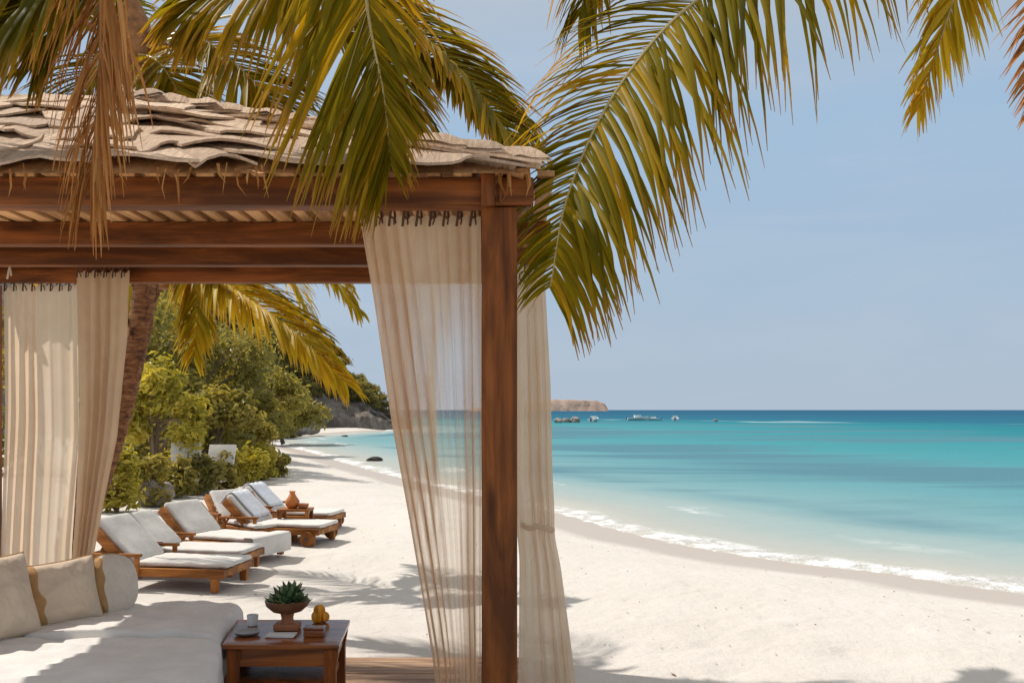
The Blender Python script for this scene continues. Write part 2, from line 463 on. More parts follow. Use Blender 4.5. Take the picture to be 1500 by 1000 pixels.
# ------------------------------------------------------------------ shoreline
ZW = -.25
shore_px = [(1500, 868), (1313, 840), (1136, 819), (987, 794), (905, 775), (856, 761), (815, 750), (700, 725), (579, 697), (514, 680), (456, 662), (412, 652)]
far_px = [(396, 646), (425, 640.5), (480, 636), (535, 632), (566, 629.5)]
pts = [G(x, y, ZW) for x, y in shore_px] + [G(x, y, ZW) for x, y in far_px]
SH = [(60., -40.), (22., -8.), (9.5, 5.0)] + [(p.x, p.y) for p in pts] + [(-18., 108.), (-60., 135.), (-260., 190.)]
sp = catmull([Vector((x, y, 0)) for x, y in SH], 260)
SHP = np.array([(p.x, p.y) for p in sp])
LAND = np.vstack([SHP, [(-400, 190), (-400, -60), (60, -60)]])
def shore_dist(xy):
    """signed: + inland, - offshore"""
    xy = np.asarray(xy, float)
    a = SHP[:-1]; b = SHP[1:]; ab = b - a; L2 = (ab ** 2).sum(1)
    best = np.full(len(xy), 1e9)
    for i in range(len(a)):
        t = np.clip(((xy - a[i]) @ ab[i]) / L2[i], 0, 1)
        q = xy - a[i] - t[:, None] * ab[i]
        best = np.minimum(best, (q ** 2).sum(1))
    best = np.sqrt(best)
    ins = np.zeros(len(xy), bool)
    n = len(LAND)
    for i in range(n):
        x1, y1 = LAND[i]; x2, y2 = LAND[(i + 1) % n]
        if y1 == y2: continue
        c = ((y1 > xy[:, 1]) != (y2 > xy[:, 1])) & (xy[:, 0] < (x2 - x1) * (xy[:, 1] - y1) / (y2 - y1) + x1)
        ins ^= c
    return np.where(ins, best, -best)

def grid_mesh(name, xs, ys, zfun, mat, shore_sign):
    X, Y = np.meshgrid(xs, ys)
    xy = np.stack([X.ravel(), Y.ravel()], 1)
    s = shore_dist(xy)
    Z = zfun(xy, s)
    vs = np.column_stack([xy, Z])
    nx, ny = len(xs), len(ys)
    fs = [(j * nx + i, j * nx + i + 1, (j + 1) * nx + i + 1, (j + 1) * nx + i) for j in range(ny - 1) for i in range(nx - 1)]
    me = bpy.data.meshes.new(name); me.from_pydata(vs.tolist(), [], fs)
    a = me.attributes.new('shore', 'FLOAT', 'POINT'); a.data.foreach_set('value', (s * shore_sign).astype(np.float32))
    me.polygons.foreach_set('use_smooth', [True] * len(fs))
    me.materials.append(mat)
    o = bpy.data.objects.new(name, me); COL.objects.link(o)
    return o
def graded(lo, hi, fine_lo, fine_hi, step, grow=1.12):
    c = list(np.arange(fine_lo, fine_hi + 1e-6, step))
    s = step; x = c[-1]
    while x < hi: s *= grow; x += s; c.append(x)
    s = step; x = c[0]
    while x > lo: s *= grow; x -= s; c.insert(0, x)
    return np.array(c)
def sand_z(xy, s):
    t = np.clip(s / 3.2, 0, 1)
    z = ZW * (1 - t * t * (3 - 2 * t))
    z = np.where(s < 0, ZW + np.maximum(s * .09, -3.0), z)
    k = np.clip((s - 2) / 3, 0, 1)
    x, y = xy[:, 0], xy[:, 1]
    und = .030 * np.sin(x * 1.7 + np.sin(y * 1.1) * 1.3) * np.sin(y * 1.3 + x * .6) + .018 * np.sin(x * 3.9 + y * 2.3) * np.sin(y * 3.1 - x * 1.9)
    # pits trodden by feet
    pit = np.zeros(len(x))
    near = (y < 22) & (y > 2) & (s > 1.2)
    idx = np.where(near)[0]
    pr = np.random.default_rng(3)
    for _ in range(420):
        py = 4.5 + 15 * pr.random() ** 1.5; pxx = -4.5 + 11 * pr.random(); rr = .08 + .09 * pr.random()
        dd = (x[idx] - pxx) ** 2 + (y[idx] - py) ** 2
        pit[idx] -= .030 * np.exp(-dd / (rr * rr)) - .008 * np.exp(-dd / (rr * rr * 4))
    flat = np.clip((y - 6.6) / .8, 0, 1)                                   # level under the deck
    flat = np.maximum(flat, np.clip((x - .6) / .8, 0, 1))
    return z + und * k * flat * .8 + pit * k * flat - .012
ground = grid_mesh('sand_beach', graded(-300, 90, -6, 8, .06, 1.09), graded(-60, 175, 4, 20, .06, 1.06), sand_z, M['sand'], 1)
tag(ground, kind='structure')
def sea_z(xy, s):
    o = -s
    z = np.full(len(s), ZW)
    ph = o + .5 * np.sin(xy[:, 0] * .8 + xy[:, 1] * .5)
    z = z + .05 * np.exp(-((ph - .55) / .30) ** 2) * np.clip(o, 0, 1) + .05 * np.exp(-((ph - 2.8) / .6) ** 2)
    z = np.where(s > .0, ZW - .02 - s * .1, z)
    return z
sx = graded(-9000, 9000, -8, 12, .25, 1.09); sy = graded(-80, 9000, 6, 30, .2, 1.06)
sea = grid_mesh('sea', sx, sy, sea_z, M['water'], -1)
tag(sea, kind='structure')

# bits of dry leaf, shell and weed lying on the sand
db = MB(); rd = random.Random(31)
cand = []
for k in range(520):
    y = 4.6 + 13 * rd.random() ** 1.6; x = -4.2 + 11 * rd.random()
    cand.append((x, y))
sd_ = shore_dist(cand)
zz = sand_z(np.array(cand), sd_)
for (x, y), sdd, z in zip(cand, sd_, zz):
    if sdd < .9 or (x < .25 and y < 6.1): continue
    l = rd.uniform(.006, .018) * (2.4 if rd.random() < .05 else 1); w = l * rd.uniform(.15, .5); a = rd.uniform(0, 6.28)
    u = Vector((math.cos(a), math.sin(a), rd.uniform(-.1, .3))) * l; v = Vector((-math.sin(a), math.cos(a), .1)) * w
    c = Vector((x, y, z + .006)); t = rd.random()
    db.add([c - u, c + v + Vector((0, 0, .006)), c + u, c - v], [(0, 1, 2), (0, 2, 3)], [(t, .3)] * 4)
dbo = db.build('beach_debris', M['litter'], angle=None)
tag(dbo, 'scattered bits of dry leaf and weed on the pale sand', 'beach debris', kind='stuff')

# ------------------------------------------------------------------ headland, island
def headland():
    """wooded rocky hill behind the far end of the bay"""
    m = MB()
    nu, nv = 220, 26
    # foot line just behind the far beach, crest line rising to the left
    foot = catmull([(-9.9, 91, -.6), (-12.5, 87.5, -.3), (-16, 86, -.1), (-22, 82, 0), (-27, 72, 0), (-29, 62, 0), (-30, 50, 0), (-34, 38, 0), (-42, 30, 0)], nu)
    crest = catmull([(-10.4, 95, .2), (-12.9, 94, 1.7), (-15.2, 95, 3.4), (-18.5, 95, 5.6), (-23, 95, 8.8), (-33, 88, 13), (-42, 80, 15), (-50, 66, 16), (-60, 50, 16)], nu)
    vs = []
    for i in range(nu):
        for j in range(nv):
            t = j / (nv - 1)
            p = foot[i].lerp(crest[i], t)
            steep = max(0, 1 - i / (nu * .42))
            h = foot[i].z + (crest[i].z - foot[i].z) * (t ** (.62 - .22 * steep))
            p.z = h
            k = min(1, t * 4) * (.35 + .8 * steep)
            q = p * .33
            d = (abs(nz(q, 1.0)) * 1.7 + nz((q.x, q.y, q.z * .5), 3.1, 2) * 1.0 + nz((p.x, p.y, p.z * .4), 1.9, 4) * .55) * k
            p += Vector((.2, -.9, .25)) * d
            vs.append(p)
    # back side drops away
    fs = [(i * nv + j, (i + 1) * nv + j, (i + 1) * nv + j + 1, i * nv + j + 1) for i in range(nu - 1) for j in range(nv - 1)]
    b0 = len(vs)
    for i in range(nu):
        vs.append(Vector((crest[i].x - 3 if i > 5 else crest[i].x, crest[i].y + 14, -2)))
    for i in range(nu - 1):
        fs.append((i * nv + nv - 1, (i + 1) * nv + nv - 1, b0 + i + 1, b0 + i))
    m.add(vs, fs)
    o = m.build('headland', M['cliff'], angle=60)
    tag(o, kind='structure')
    return foot, crest, vs, nv
FOOT, CREST, HV, HNV = headland()

def island():
    m = MB()
    D = 1500.
    nu, nv = 60, 8
    vs = []
    prof = [(690, 598), (740, 590), (780, 586), (815, 584.5), (850, 585), (874, 586.5), (886, 590.5), (891, 600.4)]
    def top(px):
        for a, b in zip(prof, prof[1:]):
            if a[0] <= px <= b[0]: return a[1] + (b[1] - a[1]) * (px - a[0]) / (b[0] - a[0])
        return 600
    for i in range(nu):
        px = 690 + 201 * i / (nu - 1)
        z = P(px, top(px), D).z + nz((i * .4, 0, 0)) * 1.0
        for j in range(nv):
            t = j / (nv - 1)
            zz = z * min(1, math.sin(t * math.pi) * 1.15) - .5
            x = (px - 750) / F * D
            vs.append((x + nz((i * .5, j, 3)) * 2.0, D - 25 + 50 * t + nz((i * .3, j * .6, 9)) * 6, zz))
    fs = [(i * nv + j, (i + 1) * nv + j, (i + 1) * nv + j + 1, i * nv + j + 1) for i in range(nu - 1) for j in range(nv - 1)]
    m.add(vs, fs)
    tag(m.build('island', M['island'], angle=60), kind='structure')
island()

# ------------------------------------------------------------------ foliage
def leaf_cloud(mb, blobs, n, size, flat=.5, seed=0, shell=.55):
    """leaf-sized folded faces through the volume of ellipsoid blobs: blobs = [(centre, (rx,ry,rz))]"""
    rg = np.random.default_rng(seed)
    vol = np.array([b[1][0] * b[1][1] * b[1][2] for b in blobs]) ** .67; vol /= vol.sum()
    which = rg.choice(len(blobs), n, p=vol)
    btint = rg.random(len(blobs))
    vs, fs, at = [], [], []
    dirs = rg.normal(size=(n, 3)); dirs /= np.linalg.norm(dirs, axis=1)[:, None]
    rad = rg.random(n) ** shell * (1 + .12 * rg.normal(size=n))
    e1 = rg.normal(size=(n, 3)); sz = size * (.6 + .8 * rg.random(n)); tn = rg.random(n)
    for i in range(n):
        c, r = blobs[which[i]]
        d = dirs[i]
        p = Vector((c[0] + d[0] * r[0] * rad[i], c[1] + d[1] * r[1] * rad[i], c[2] + d[2] * r[2] * rad[i]))
        nrm = (Vector(d) * .8 + Vector((0, 0, flat)) + Vector(e1[i]) * .55).normalized()
        a = nrm.cross(Vector(e1[i][::-1])).normalized(); b = nrm.cross(a)
        l, w = sz[i], sz[i] * .42
        k = len(vs)
        vs += [p - a * l * .5, p + b * w * .5 + nrm * l * .1, p + a * l * .5 - nrm * l * .12, p - b * w * .5 + nrm * l * .1]
        fs += [(k, k + 1, k + 2), (k, k + 2, k + 3)]
        t = min(1, max(0, .25 + .35 * btint[which[i]] + .40 * (tn[i] - .35)))
        at += [(t, 0.), (t, .4), (t, 1.), (t, .4)]
    mb.add(vs, fs, at)

def broad_tree(name, label, cat, base, height, width, mat, n, size, seed, group=None, lean=(0, 0), low=.18):
    rr = random.Random(seed)
    base = Vector(base)
    t = thing(name, label, cat, base, 0, group)
    tr = MB(); blobs = []
    top = base + Vector((lean[0], lean[1], height * .55))
    trunk = catmull([base + Vector((0, 0, -.2)), base + Vector((lean[0] * .2 + .1 * width * rr.uniform(-1, 1), 0, height * .25)), top], 10)
    r0 = .035 * height
    tr.tube(trunk, [r0 * (1 - .6 * i / 9) for i in range(10)], 7)
    nb = rr.randint(9, 13)
    for k in range(nb):
        a = 2 * math.pi * k / nb + rr.uniform(-.4, .4)
        rd = width * rr.uniform(.22, .5); hz = height * rr.uniform(low + .12, .86)
        c = Vector((base.x + lean[0] + math.cos(a) * rd, base.y + lean[1] + math.sin(a) * rd * .8, base.z + hz))
        st = trunk[rr.randint(4, 9)]
        mid = st.lerp(c, .5) + Vector((rr.uniform(-.1, .1), 0, .08 * height))
        tr.tube(catmull([st, mid, c], 7), [r0 * .45 * (1 - .8 * i / 6) for i in range(7)], 5)
        w = width * rr.uniform(.16, .27)
        blobs.append((c, (w, w, w * rr.uniform(.6, .95))))
    blobs.append((base + Vector((lean[0], lean[1], height * .80)), (width * .28, width * .28, height * .2)))
    tr.build('trunk', M['twig'], t)
    cr = MB(); leaf_cloud(cr, blobs, n, size, .5, seed)
    cr.build('crown', mat, t, angle=None, smooth=False)
    return t
def shrub(name, label, base, height, width, mat, n, size, seed, group):
    rr = random.Random(seed)
    base = Vector(base)
    t = thing(name, label, 'shrub', base, 0, group)
    st = MB(); blobs = []
    for k in range(8):
        a = 2 * math.pi * k / 8 + rr.uniform(-.3, .3); rd = width * rr.uniform(.12, .42)
        c = base + Vector((math.cos(a) * rd, math.sin(a) * rd * .7, height * rr.uniform(.16, .80)))
        st.tube(catmull([base + Vector((0, 0, -.05)), base.lerp(c, .5) + Vector((0, 0, .05)), c], 5), [.016, .014, .012, .009, .005], 5)
        w = width * rr.uniform(.15, .24)
        blobs.append((c, (w, w, height * rr.uniform(.18, .3))))
    blobs.append((base + Vector((0, 0, height * .2)), (width * .42, width * .32, height * .2)))
    st.build('stem', M['twig'], t)
    cr = MB(); leaf_cloud(cr, blobs, n, size, .7, seed, .6)
    cr.build('foliage', mat, t, angle=None, smooth=False)
    return t

# ---- palms
def frond_mesh(ctrl, normal, L=.7, n=62, width=.034, droop=.55, start=.12, seed=0, ang=(42, 62), tint=(.0, 1.0), sparse=0., jitter=1.0, rad=.017, sides=(1., 1.), tipscale=.45, knee=.35):
    """leaf blades of one frond, and its rib: returns (blades MB, rib MB)"""
    rr = random.Random(seed)
    N_ = 90
    pts = catmull(ctrl, N_)
    rib = MB(); rib.tube(pts, [rad * (1 - .8 * i / (N_ - 1)) for i in range(N_)], 6, flat=.8)
    bl = MB()
    nv = Vector(normal).normalized()
    vs, fs, at = [], [], []
    g = Vector((0, 0, -1))
    for i in range(n):
        for side in (-1, 1):
            if rr.random() < sparse: continue
            t = start + (1 - start) * (i + rr.uniform(-.3, .3) * jitter + .25 * side) / (n - 1)
            t = min(.999, max(start, t))
            fi = t * (N_ - 1); k = min(int(fi), N_ - 2)
            p = pts[k].lerp(pts[k + 1], fi - k)
            T = (pts[min(k + 2, N_ - 1)] - pts[max(k - 1, 0)]).normalized()
            nn = (nv - T * nv.dot(T)).normalized()
            Sd = T.cross(nn) * side
            u = (t - start) / (1 - start)
            prof = min(1., .35 + u / .22 * .65) * (1 - (1 - tipscale) * max(0, (u - knee) / (1 - knee)) ** 1.4)
            ln = L * prof * rr.uniform(.85, 1.12) * (sides[0] if side > 0 else sides[1])
            a = R(ang[0] + (ang[1] - ang[0]) * u + rr.gauss(0, 4.5) * jitter)
            D = (Sd * math.cos(a) + T * math.sin(a) + nn * (.16 + rr.uniform(-.12, .12))).normalized()
            tw = (nn * rr.uniform(.1, .7) + T).normalized()
            w = width * rr.uniform(.8, 1.15) * (.6 + .4 * prof)
            ti = min(1, max(0, rr.uniform(*tint) * .75 + .25 * (tint[0] + (tint[1] - tint[0]) * (.5 + .5 * math.sin(t * 17 + seed)))))
            if rr.random() < .06: ti = min(1, ti + .35)
            K = 6
            dr = droop * rr.uniform(.75, 1.3)
            b0 = len(vs)
            q = p.copy()
            broken = rr.random() < .07
            for s_ in range(K + 1):
                v = s_ / K
                W = tw - D * tw.dot(D)
                W = W.normalized() if W.length > 1e-4 else nn
                nb = D.cross(W)
                ww = w * (.55 + 1.6 * v if v < .28 else 1 - ((v - .28) / .72) ** 1.7) * .5
                ww = max(ww, .0012)
                vs += [q + W * ww + nb * ww * .38, q.copy(), q - W * ww + nb * ww * .38]
                at += [(ti, v)] * 3
                q = q + D * (ln / K)
                D = (D + g * dr * (.18 + .5 * v) + (g * .8 if broken and s_ == 3 else Vector((0, 0, 0)))).normalized()
            for s_ in range(K):
                o = b0 + s_ * 3
                fs += [(o, o + 1, o + 4, o + 3), (o + 1, o + 2, o + 5, o + 4)]
    bl.add(vs, fs, at)
    return bl, rib
def frond(parent, ctrl, normal, mat='frond', rmat='rachis', label=None, **kw):
    bl, rib = frond_mesh(ctrl, normal, **kw)
    o = bl.build('frond', M[mat], parent, angle=None)
    r = rib.build('rib', M[rmat], o)
    if label: o['label'] = label
    return o
def auto_frond(parent, crown, az, elev, length, sag, seed, mat='frond', **kw):
    """a frond arching out of the crown: az heading in degrees (0 = +X, 90 = away), elev start angle"""
    h = Vector((math.cos(R(az)), math.sin(R(az)), 0))
    c = []
    for i in range(6):
        s = i / 5
        c.append(crown + h * (length * s * math.cos(R(elev)) * (1 - .18 * s * s)) + Vector((0, 0, length * s * math.sin(R(elev)) - sag * s * s)))
    return frond(parent, c, Vector((0, 0, 1)) + h * .25, mat, seed=seed, **kw)
def palm_trunk(parent, path, r0, r1, seed=0):
    n = 110
    pts = catmull(path, n)
    rads = []
    for i in range(n):
        t = i / (n - 1)
        r = r0 + (r1 - r0) * t ** .7
        rads.append(r * (1 + .07 * ((i * .5) % 1 - .5) * 2 + .05 * nz((i * .6, seed, 0))) * (1 + .45 * max(0, 1 - t * 14)))
    m = MB(); m.tube(pts, rads, 16)
    # ragged old leaf bases
    rr = random.Random(seed)
    for i in range(60):
        t = rr.uniform(.1, .98); k = int(t * (n - 1)); a = rr.uniform(0, 6.28)
        d = Vector((math.cos(a), math.sin(a), 0)); r = rads[k]
        p = pts[k] + d * r * .85
        m.tube([p, p + d * r * .22 + Vector((0, 0, .05)), p + d * r * .30 + Vector((0, 0, .11))], [r * .30, r * .22, .004], 5, flat=.45)
    return m.build('trunk', M['bark'], parent)
def crown_heart(parent, c, seed=0, r=.13):
    """fibrous boot where the fronds leave the trunk, with stub ends of old fronds"""
    rr = random.Random(seed); m = MB()
    m.lathe([(r * .8, -.35), (r * 1.05, -.15), (r * 1.1, .05), (r * .8, .25), (r * .3, .45)], 12, c)
    for i in range(16):
        a = rr.uniform(0, 6.28); d = Vector((math.cos(a), math.sin(a), 0)); z = rr.uniform(-.35, .15)
        p = Vector(c) + d * r * .8 + Vector((0, 0, z))
        L = rr.uniform(.18, .42)
        m.tube([p, p + d * L * .5 + Vector((0, 0, L * .35)), p + d * L + Vector((0, 0, L * .3 - .1))], [.05, .035, .012], 6, flat=.5)
    return m.build('crown_fibre', M['fibre'], parent)
CAMV = Vector((0, -1, .25))

# Palm behind the pavilion, leaning trunk seen through its rear opening
dA = 7.5
cA = P(190, 78, dA)
palmA = thing('palm_tree', 'leaning coconut palm behind the pavilion, its brown trunk seen beside the cream curtain', 'palm', (P(72, 899, dA).x, dA, 0))
palm_trunk(palmA, [P(70, 905, dA), P(118, 770, dA), P(158, 660, dA), P(191, 540, dA), P(212, 420, dA), P(212, 250, dA), P(196, 120, dA)], .112, .085, 3)
crown_heart(palmA, cA, 5, .19)
frond(palmA, [cA, P(300, -20, 7.3), P(430, -35, 7.0), P(560, 25, 6.8), P(670, 100, 6.7), P(762, 222, 6.7)], Vector((.35, -.5, 1)), seed=21, L=.80, n=110, droop=.30, width=.052, ang=(24, 36), tint=(.2, .9), sides=(1.2, 1.2), start=.25)
frond(palmA, [cA, P(330, 0, 7.4), P(500, 5, 7.2), P(635, 88, 7.1), P(715, 160, 7.05), P(757, 225, 7.05)], Vector((.3, -.6, .9)), seed=27, L=.62, n=100, droop=.75, width=.05, ang=(20, 34), tint=(.15, .7), sides=(.7, 1.1), start=.45)
frond(palmA, [cA, P(280, 55, 7.2), P(350, 100, 7.0), P(405, 165, 6.9), P(430, 240, 6.9)], Vector((.2, -.8, .8)), seed=22, L=.7, n=90, droop=.3, width=.05, tint=(.3, 1), start=.2)
frond(palmA, [cA, P(230, 90, 7.1), P(262, 140, 7.0), P(285, 215, 7.0)], Vector((.2, -1, .3)), seed=23, L=.6, n=66, droop=.3, width=.05, tint=(.3, 1), start=.15)
frond(palmA, [cA, P(270, 45, 7.4), P(350, 22, 7.3), P(470, 30, 7.1), P(560, 90, 7.0), P(610, 170, 7.)], Vector((.1, -.5, 1)), seed=24, L=.7, n=80, droop=.5, width=.04, tint=(.2, .8), start=.45)
frond(palmA, [cA, P(110, 30, 7.4), P(40, 40, 7.3), P(-30, 110, 7.2), P(-70, 220, 7.2)], Vector((-.1, -.5, 1)), seed=25, L=.75, n=56, droop=.5, width=.04, tint=(0, .5), start=.15)
frond(palmA, [cA, P(150, 90, 7.2), P(110, 130, 7.0), P(85, 210, 6.95)], Vector((-.1, -1, .4)), seed=26, L=.55, n=44, droop=.4, width=.04, tint=(0, .5))
for i, (az, el, ln, sg) in enumerate([(122, 50, 3.0, 1.5), (150, 45, 3.0, 1.8), (190, 55, 3.0, 1.6), (240, 62, 2.6, 1.2)]):
    auto_frond(palmA, cA, az, el, ln, sg, 40 + i, L=.7, n=50, droop=.45, tint=(0, .6))

# Second palm close behind it: gold fronds in the opening
dB = 9.5
cB = P(245, 372, dB)
palmB = thing('palm_tree', 'short palm with yellowing fronds seen under the rear beam of the pavilion', 'palm', (-4.55, 9.7, 0))
palm_trunk(palmB, [(-4.55, 9.7, -.1), (-4.35, 9.65, .9), (-4.05, 9.6, 1.8), tuple(cB)], .12, .09, 9)
crown_heart(palmB, cB, 8, .12)
frond(palmB, [cB, P(290, 386, 9.3), P(340, 422, 9.1), P(420, 478, 8.9), P(500, 556, 8.8)], Vector((-.1, -.35, 1)), 'frond_gold', seed=61, L=.70, n=84, droop=.55, width=.055, start=.18, tint=(.2, 1), tipscale=.5)
frond(palmB, [cB, P(272, 385, 9.1), P(290, 440, 9.0), P(285, 520, 8.95)], Vector((0, -1, .3)), 'frond_gold', seed=62, L=.52, n=66, droop=.4, width=.055, tint=(.1, .9))
frond(palmB, [cB, P(330, 372, 9.4), P(420, 372, 9.3), P(480, 400, 9.2), P(520, 450, 9.2)], Vector((0, -.2, 1)), 'frond_gold', seed=63, L=.55, n=50, droop=.6, width=.045, tint=(0, .7))
frond(palmB, [cB, P(300, 400, 9.9), P(370, 425, 9.9), P(440, 470, 9.9), P(490, 520, 9.9)], Vector((0, .3, 1)), 'frond', seed=64, L=.6, n=80, droop=.25, width=.055, tint=(0, .5), ang=(45, 60))
frond(palmB, [cB, P(215, 385, 9.2), P(180, 440, 9.1), P(160, 520, 9.1)], Vector((-.2, -1, .3)), 'frond_gold', seed=65, L=.5, n=40, droop=.4, width=.045, tint=(0, .8))
for i, (az, el, ln, sg) in enumerate([(80, 35, 2.2, 1.5), (130, 30, 2.2, 1.6), (180, 30, 2.0, 1.5), (40, 30, 2.2, 1.6)]):
    auto_frond(palmB, cB, az, el, ln, sg, 80 + i, 'frond_gold', L=.6, n=44, droop=.5, tint=(0, .8))

# Palm whose crown is overhead on the left; trunk leans in from beside the photographer
cC = Vector((-1.15, 3.05, 4.15))
palmC = thing('palm_tree', 'overhead palm with dry brown and long green fronds hanging before the pavilion roof', 'palm', (-3.4, .6, 0))
palm_trunk(palmC, [(-3.4, .6, -.1), (-3.1, .9, 1.2), (-2.3, 1.8, 2.9), tuple(cC)], .16, .11, 12)
crown_heart(palmC, cC, 15)
frond(palmC, [cC, P(440, -330, 3.2), P(515, -120, 3.35), P(542, 40, 3.42), P(562, 140, 3.45), P(572, 235, 3.45)], Vector((.1, -1, .25)), seed=31, L=.66, n=118, droop=.24, width=.026, ang=(44, 70), tint=(.15, .95), sides=(1.12, .60), start=.25, tipscale=.40)
frond(palmC, [cC, P(185, -260, 3.2), P(152, -60, 3.3), P(146, 100, 3.35), P(134, 265, 3.37)], Vector((-.1, -1, .2)), 'frond_dry', 'rachis_dry', label='dry brown frond hanging limp in front of the roof', seed=32, L=.46, n=92, droop=.75, width=.014, ang=(58, 74), tint=(0, 1), start=.3, tipscale=.62, jitter=1.6)
frond(palmC, [cC, P(205, -260, 3.4), P(120, -90, 3.5), P(40, 10, 3.6), P(-40, 120, 3.65)], Vector((-.3, -.8, .6)), seed=33, L=.6, n=86, droop=.5, width=.036, tint=(0, .55), start=.25)
frond(palmC, [cC, P(190, -220, 3.7), P(90, -95, 3.8), P(-10, -30, 3.9), P(-90, 40, 3.9)], Vector((-.3, -.8, .6)), seed=36, L=.62, n=90, droop=.6, width=.034, tint=(.2, 1), start=.25)
frond(palmC, [cC, P(240, -250, 3.5), P(180, -80, 3.7), P(110, 0, 3.8), P(60, 90, 3.85)], Vector((-.2, -.9, .6)), seed=34, L=.48, n=50, droop=.5, width=.032, tint=(0, .5), start=.3)
frond(palmC, [cC, P(520, -260, 3.5), P(480, -120, 3.7), P(420, -60, 3.75), P(350, -25, 3.8), P(300, 15, 3.8)], Vector((0, -.8, .7)), seed=35, L=.60, n=90, droop=.55, width=.034, tint=(.15, .95), start=.3, sides=(1, 1))
for i, (az, el, ln, sg) in enumerate([(152, 30, 3.3, 1.5), (200, 30, 3.2, 1.7), (222, 40, 2.8, 1.6), (265, 55, 2.6, 1.4), (300, 60, 2.6, 1.2)]):
    auto_frond(palmC, cC, az, el, ln, sg, 90 + i, L=.68, n=52, droop=.5, tint=(0, .7))

# Palm at the right whose trunk stands outside the picture
cD = P(1610, -190, 4.3)
palmD = thing('palm_tree', 'palm at right, its great drooping frond arching across the sky to the roof corner', 'palm', (3.9, 4.7, 0))
palm_trunk(palmD, [(3.9, 4.7, -.1), (3.7, 4.65, 1.2), (3.2, 4.5, 2.8), tuple(cD)], .16, .11, 14)
crown_heart(palmD, cD, 18)
frond(palmD, [cD, P(1400, -150, 4.15), P(1190, -80, 4.0), P(1020, 2, 3.9), P(905, 130, 3.8), P(834, 280, 3.75), P(806, 420, 3.75)], Vector((-.5, -1, .55)), seed=41, L=.88, n=176, droop=.48, width=.027, ang=(24, 42), tint=(.1, .9), start=.14, tipscale=.33, knee=.5, sides=(.62, 1.05), rad=.019)
frond(palmD, [cD, P(1500, -230, 3.9), P(1430, -110, 3.75), P(1396, 0, 3.7), P(1345, 158, 3.7)], Vector((-.1, -1, .2)), 'frond_gold', seed=42, L=.38, n=84, droop=.35, width=.026, ang=(55, 72), tint=(.3, 1), start=.3, tipscale=.35)
frond(palmD, [cD, P(1590, -80, 4.2), P(1560, 30, 4.15), P(1535, 140, 4.1)], Vector((-.2, -1, .2)), 'frond_dry', 'rachis_dry', label='withered brown frond at the edge of the sky', seed=43, L=.46, n=60, droop=.3, width=.03, ang=(45, 60), tint=(0, .6), start=.2)
frond(palmD, [cD, P(1300, -420, 4.3), P(1050, -380, 4.2), P(900, -150, 4.1), P(850, 20, 4.1)], Vector((-.3, -1, .4)), seed=44, L=.5, n=90, droop=.5, width=.03, ang=(50, 70), tint=(.2, .9), start=.3, tipscale=.5)
for i, (az, el, ln, sg) in enumerate([(0, 45, 3.0, 1.7), (330, 50, 3., 1.6), (280, 60, 2.6, 1.2)]):
    auto_frond(palmD, cD, az, el, ln, sg, 110 + i, L=.7, n=50, droop=.5, tint=(0, .7))

# ------------------------------------------------------------------ pavilion
pav = thing('pavilion', 'timber beach pavilion with a weathered shake roof and dark brown posts', 'pavilion', (-1.6, 4.9, 0))
YF, YR, XR, XL = 3.85, 6.08, -.05, -3.35
ZB, ZT = 2.405, 2.515
hp = .071
def post(x, y, h=2.40):
    m = MB(); m.box((x - hp, y - hp, .0), (x + hp, y + hp, h), .008)
    return m.build('post', M['wood_z'], pav)
post(XR, YF, 2.402); post(XR, YR); post(XL, YF); post(XL, YR)
def beam(y0, y1, x0, x1, z0=ZB, z1=ZT, mat='wood_x', name='beam'):
    m = MB(); m.box((x0, y0, z0), (x1, y1, z1), .007)
    return m.build(name, M[mat], pav)
beam(YF - .09, YF + .03, -3.42, .085)
for (yb, xe) in ((4.70, .19), (5.36, .19), (YR, .12)):
    beam(yb - .045, yb + .045, -3.40, xe)
# side plates, sitting on the posts just under the cross beams' tops, and blocks at the front corner
for xs in (XR, XL):
    for (a, b) in ((YF + .032, 4.70 - .047), (4.70 + .047, 5.36 - .047), (5.36 + .047, YR - .047)):
        m = MB(); m.box((xs - .05, a, ZB + .004), (xs + .05, b, ZT - .006), .006); m.build('side_beam', M['wood_y'], pav)
m = MB(); m.box((XR - hp, YF - .125, 2.395), (XR - hp + .055, YF - .0925, 2.53), .006); m.build('bracket', M['wood_z'], pav)
m = MB(); m.box((XR + .0, YF - .115, 2.412), (XR + .012, YF - .0925, 2.52), .003); m.build('bracket', M['wood_z'], pav)
# ceiling battens running front to back on top of the beams
random.seed(5)
x = -3.4
while x < .12:
    w = random.uniform(.05, .075)
    m = MB(); m.box((x, 3.74 + random.uniform(-.02, .02), ZT + .003), (x + w, 6.22, ZT + .026), .003); m.build('batten', M['slat'], pav)
    x += w + random.uniform(.035, .06)
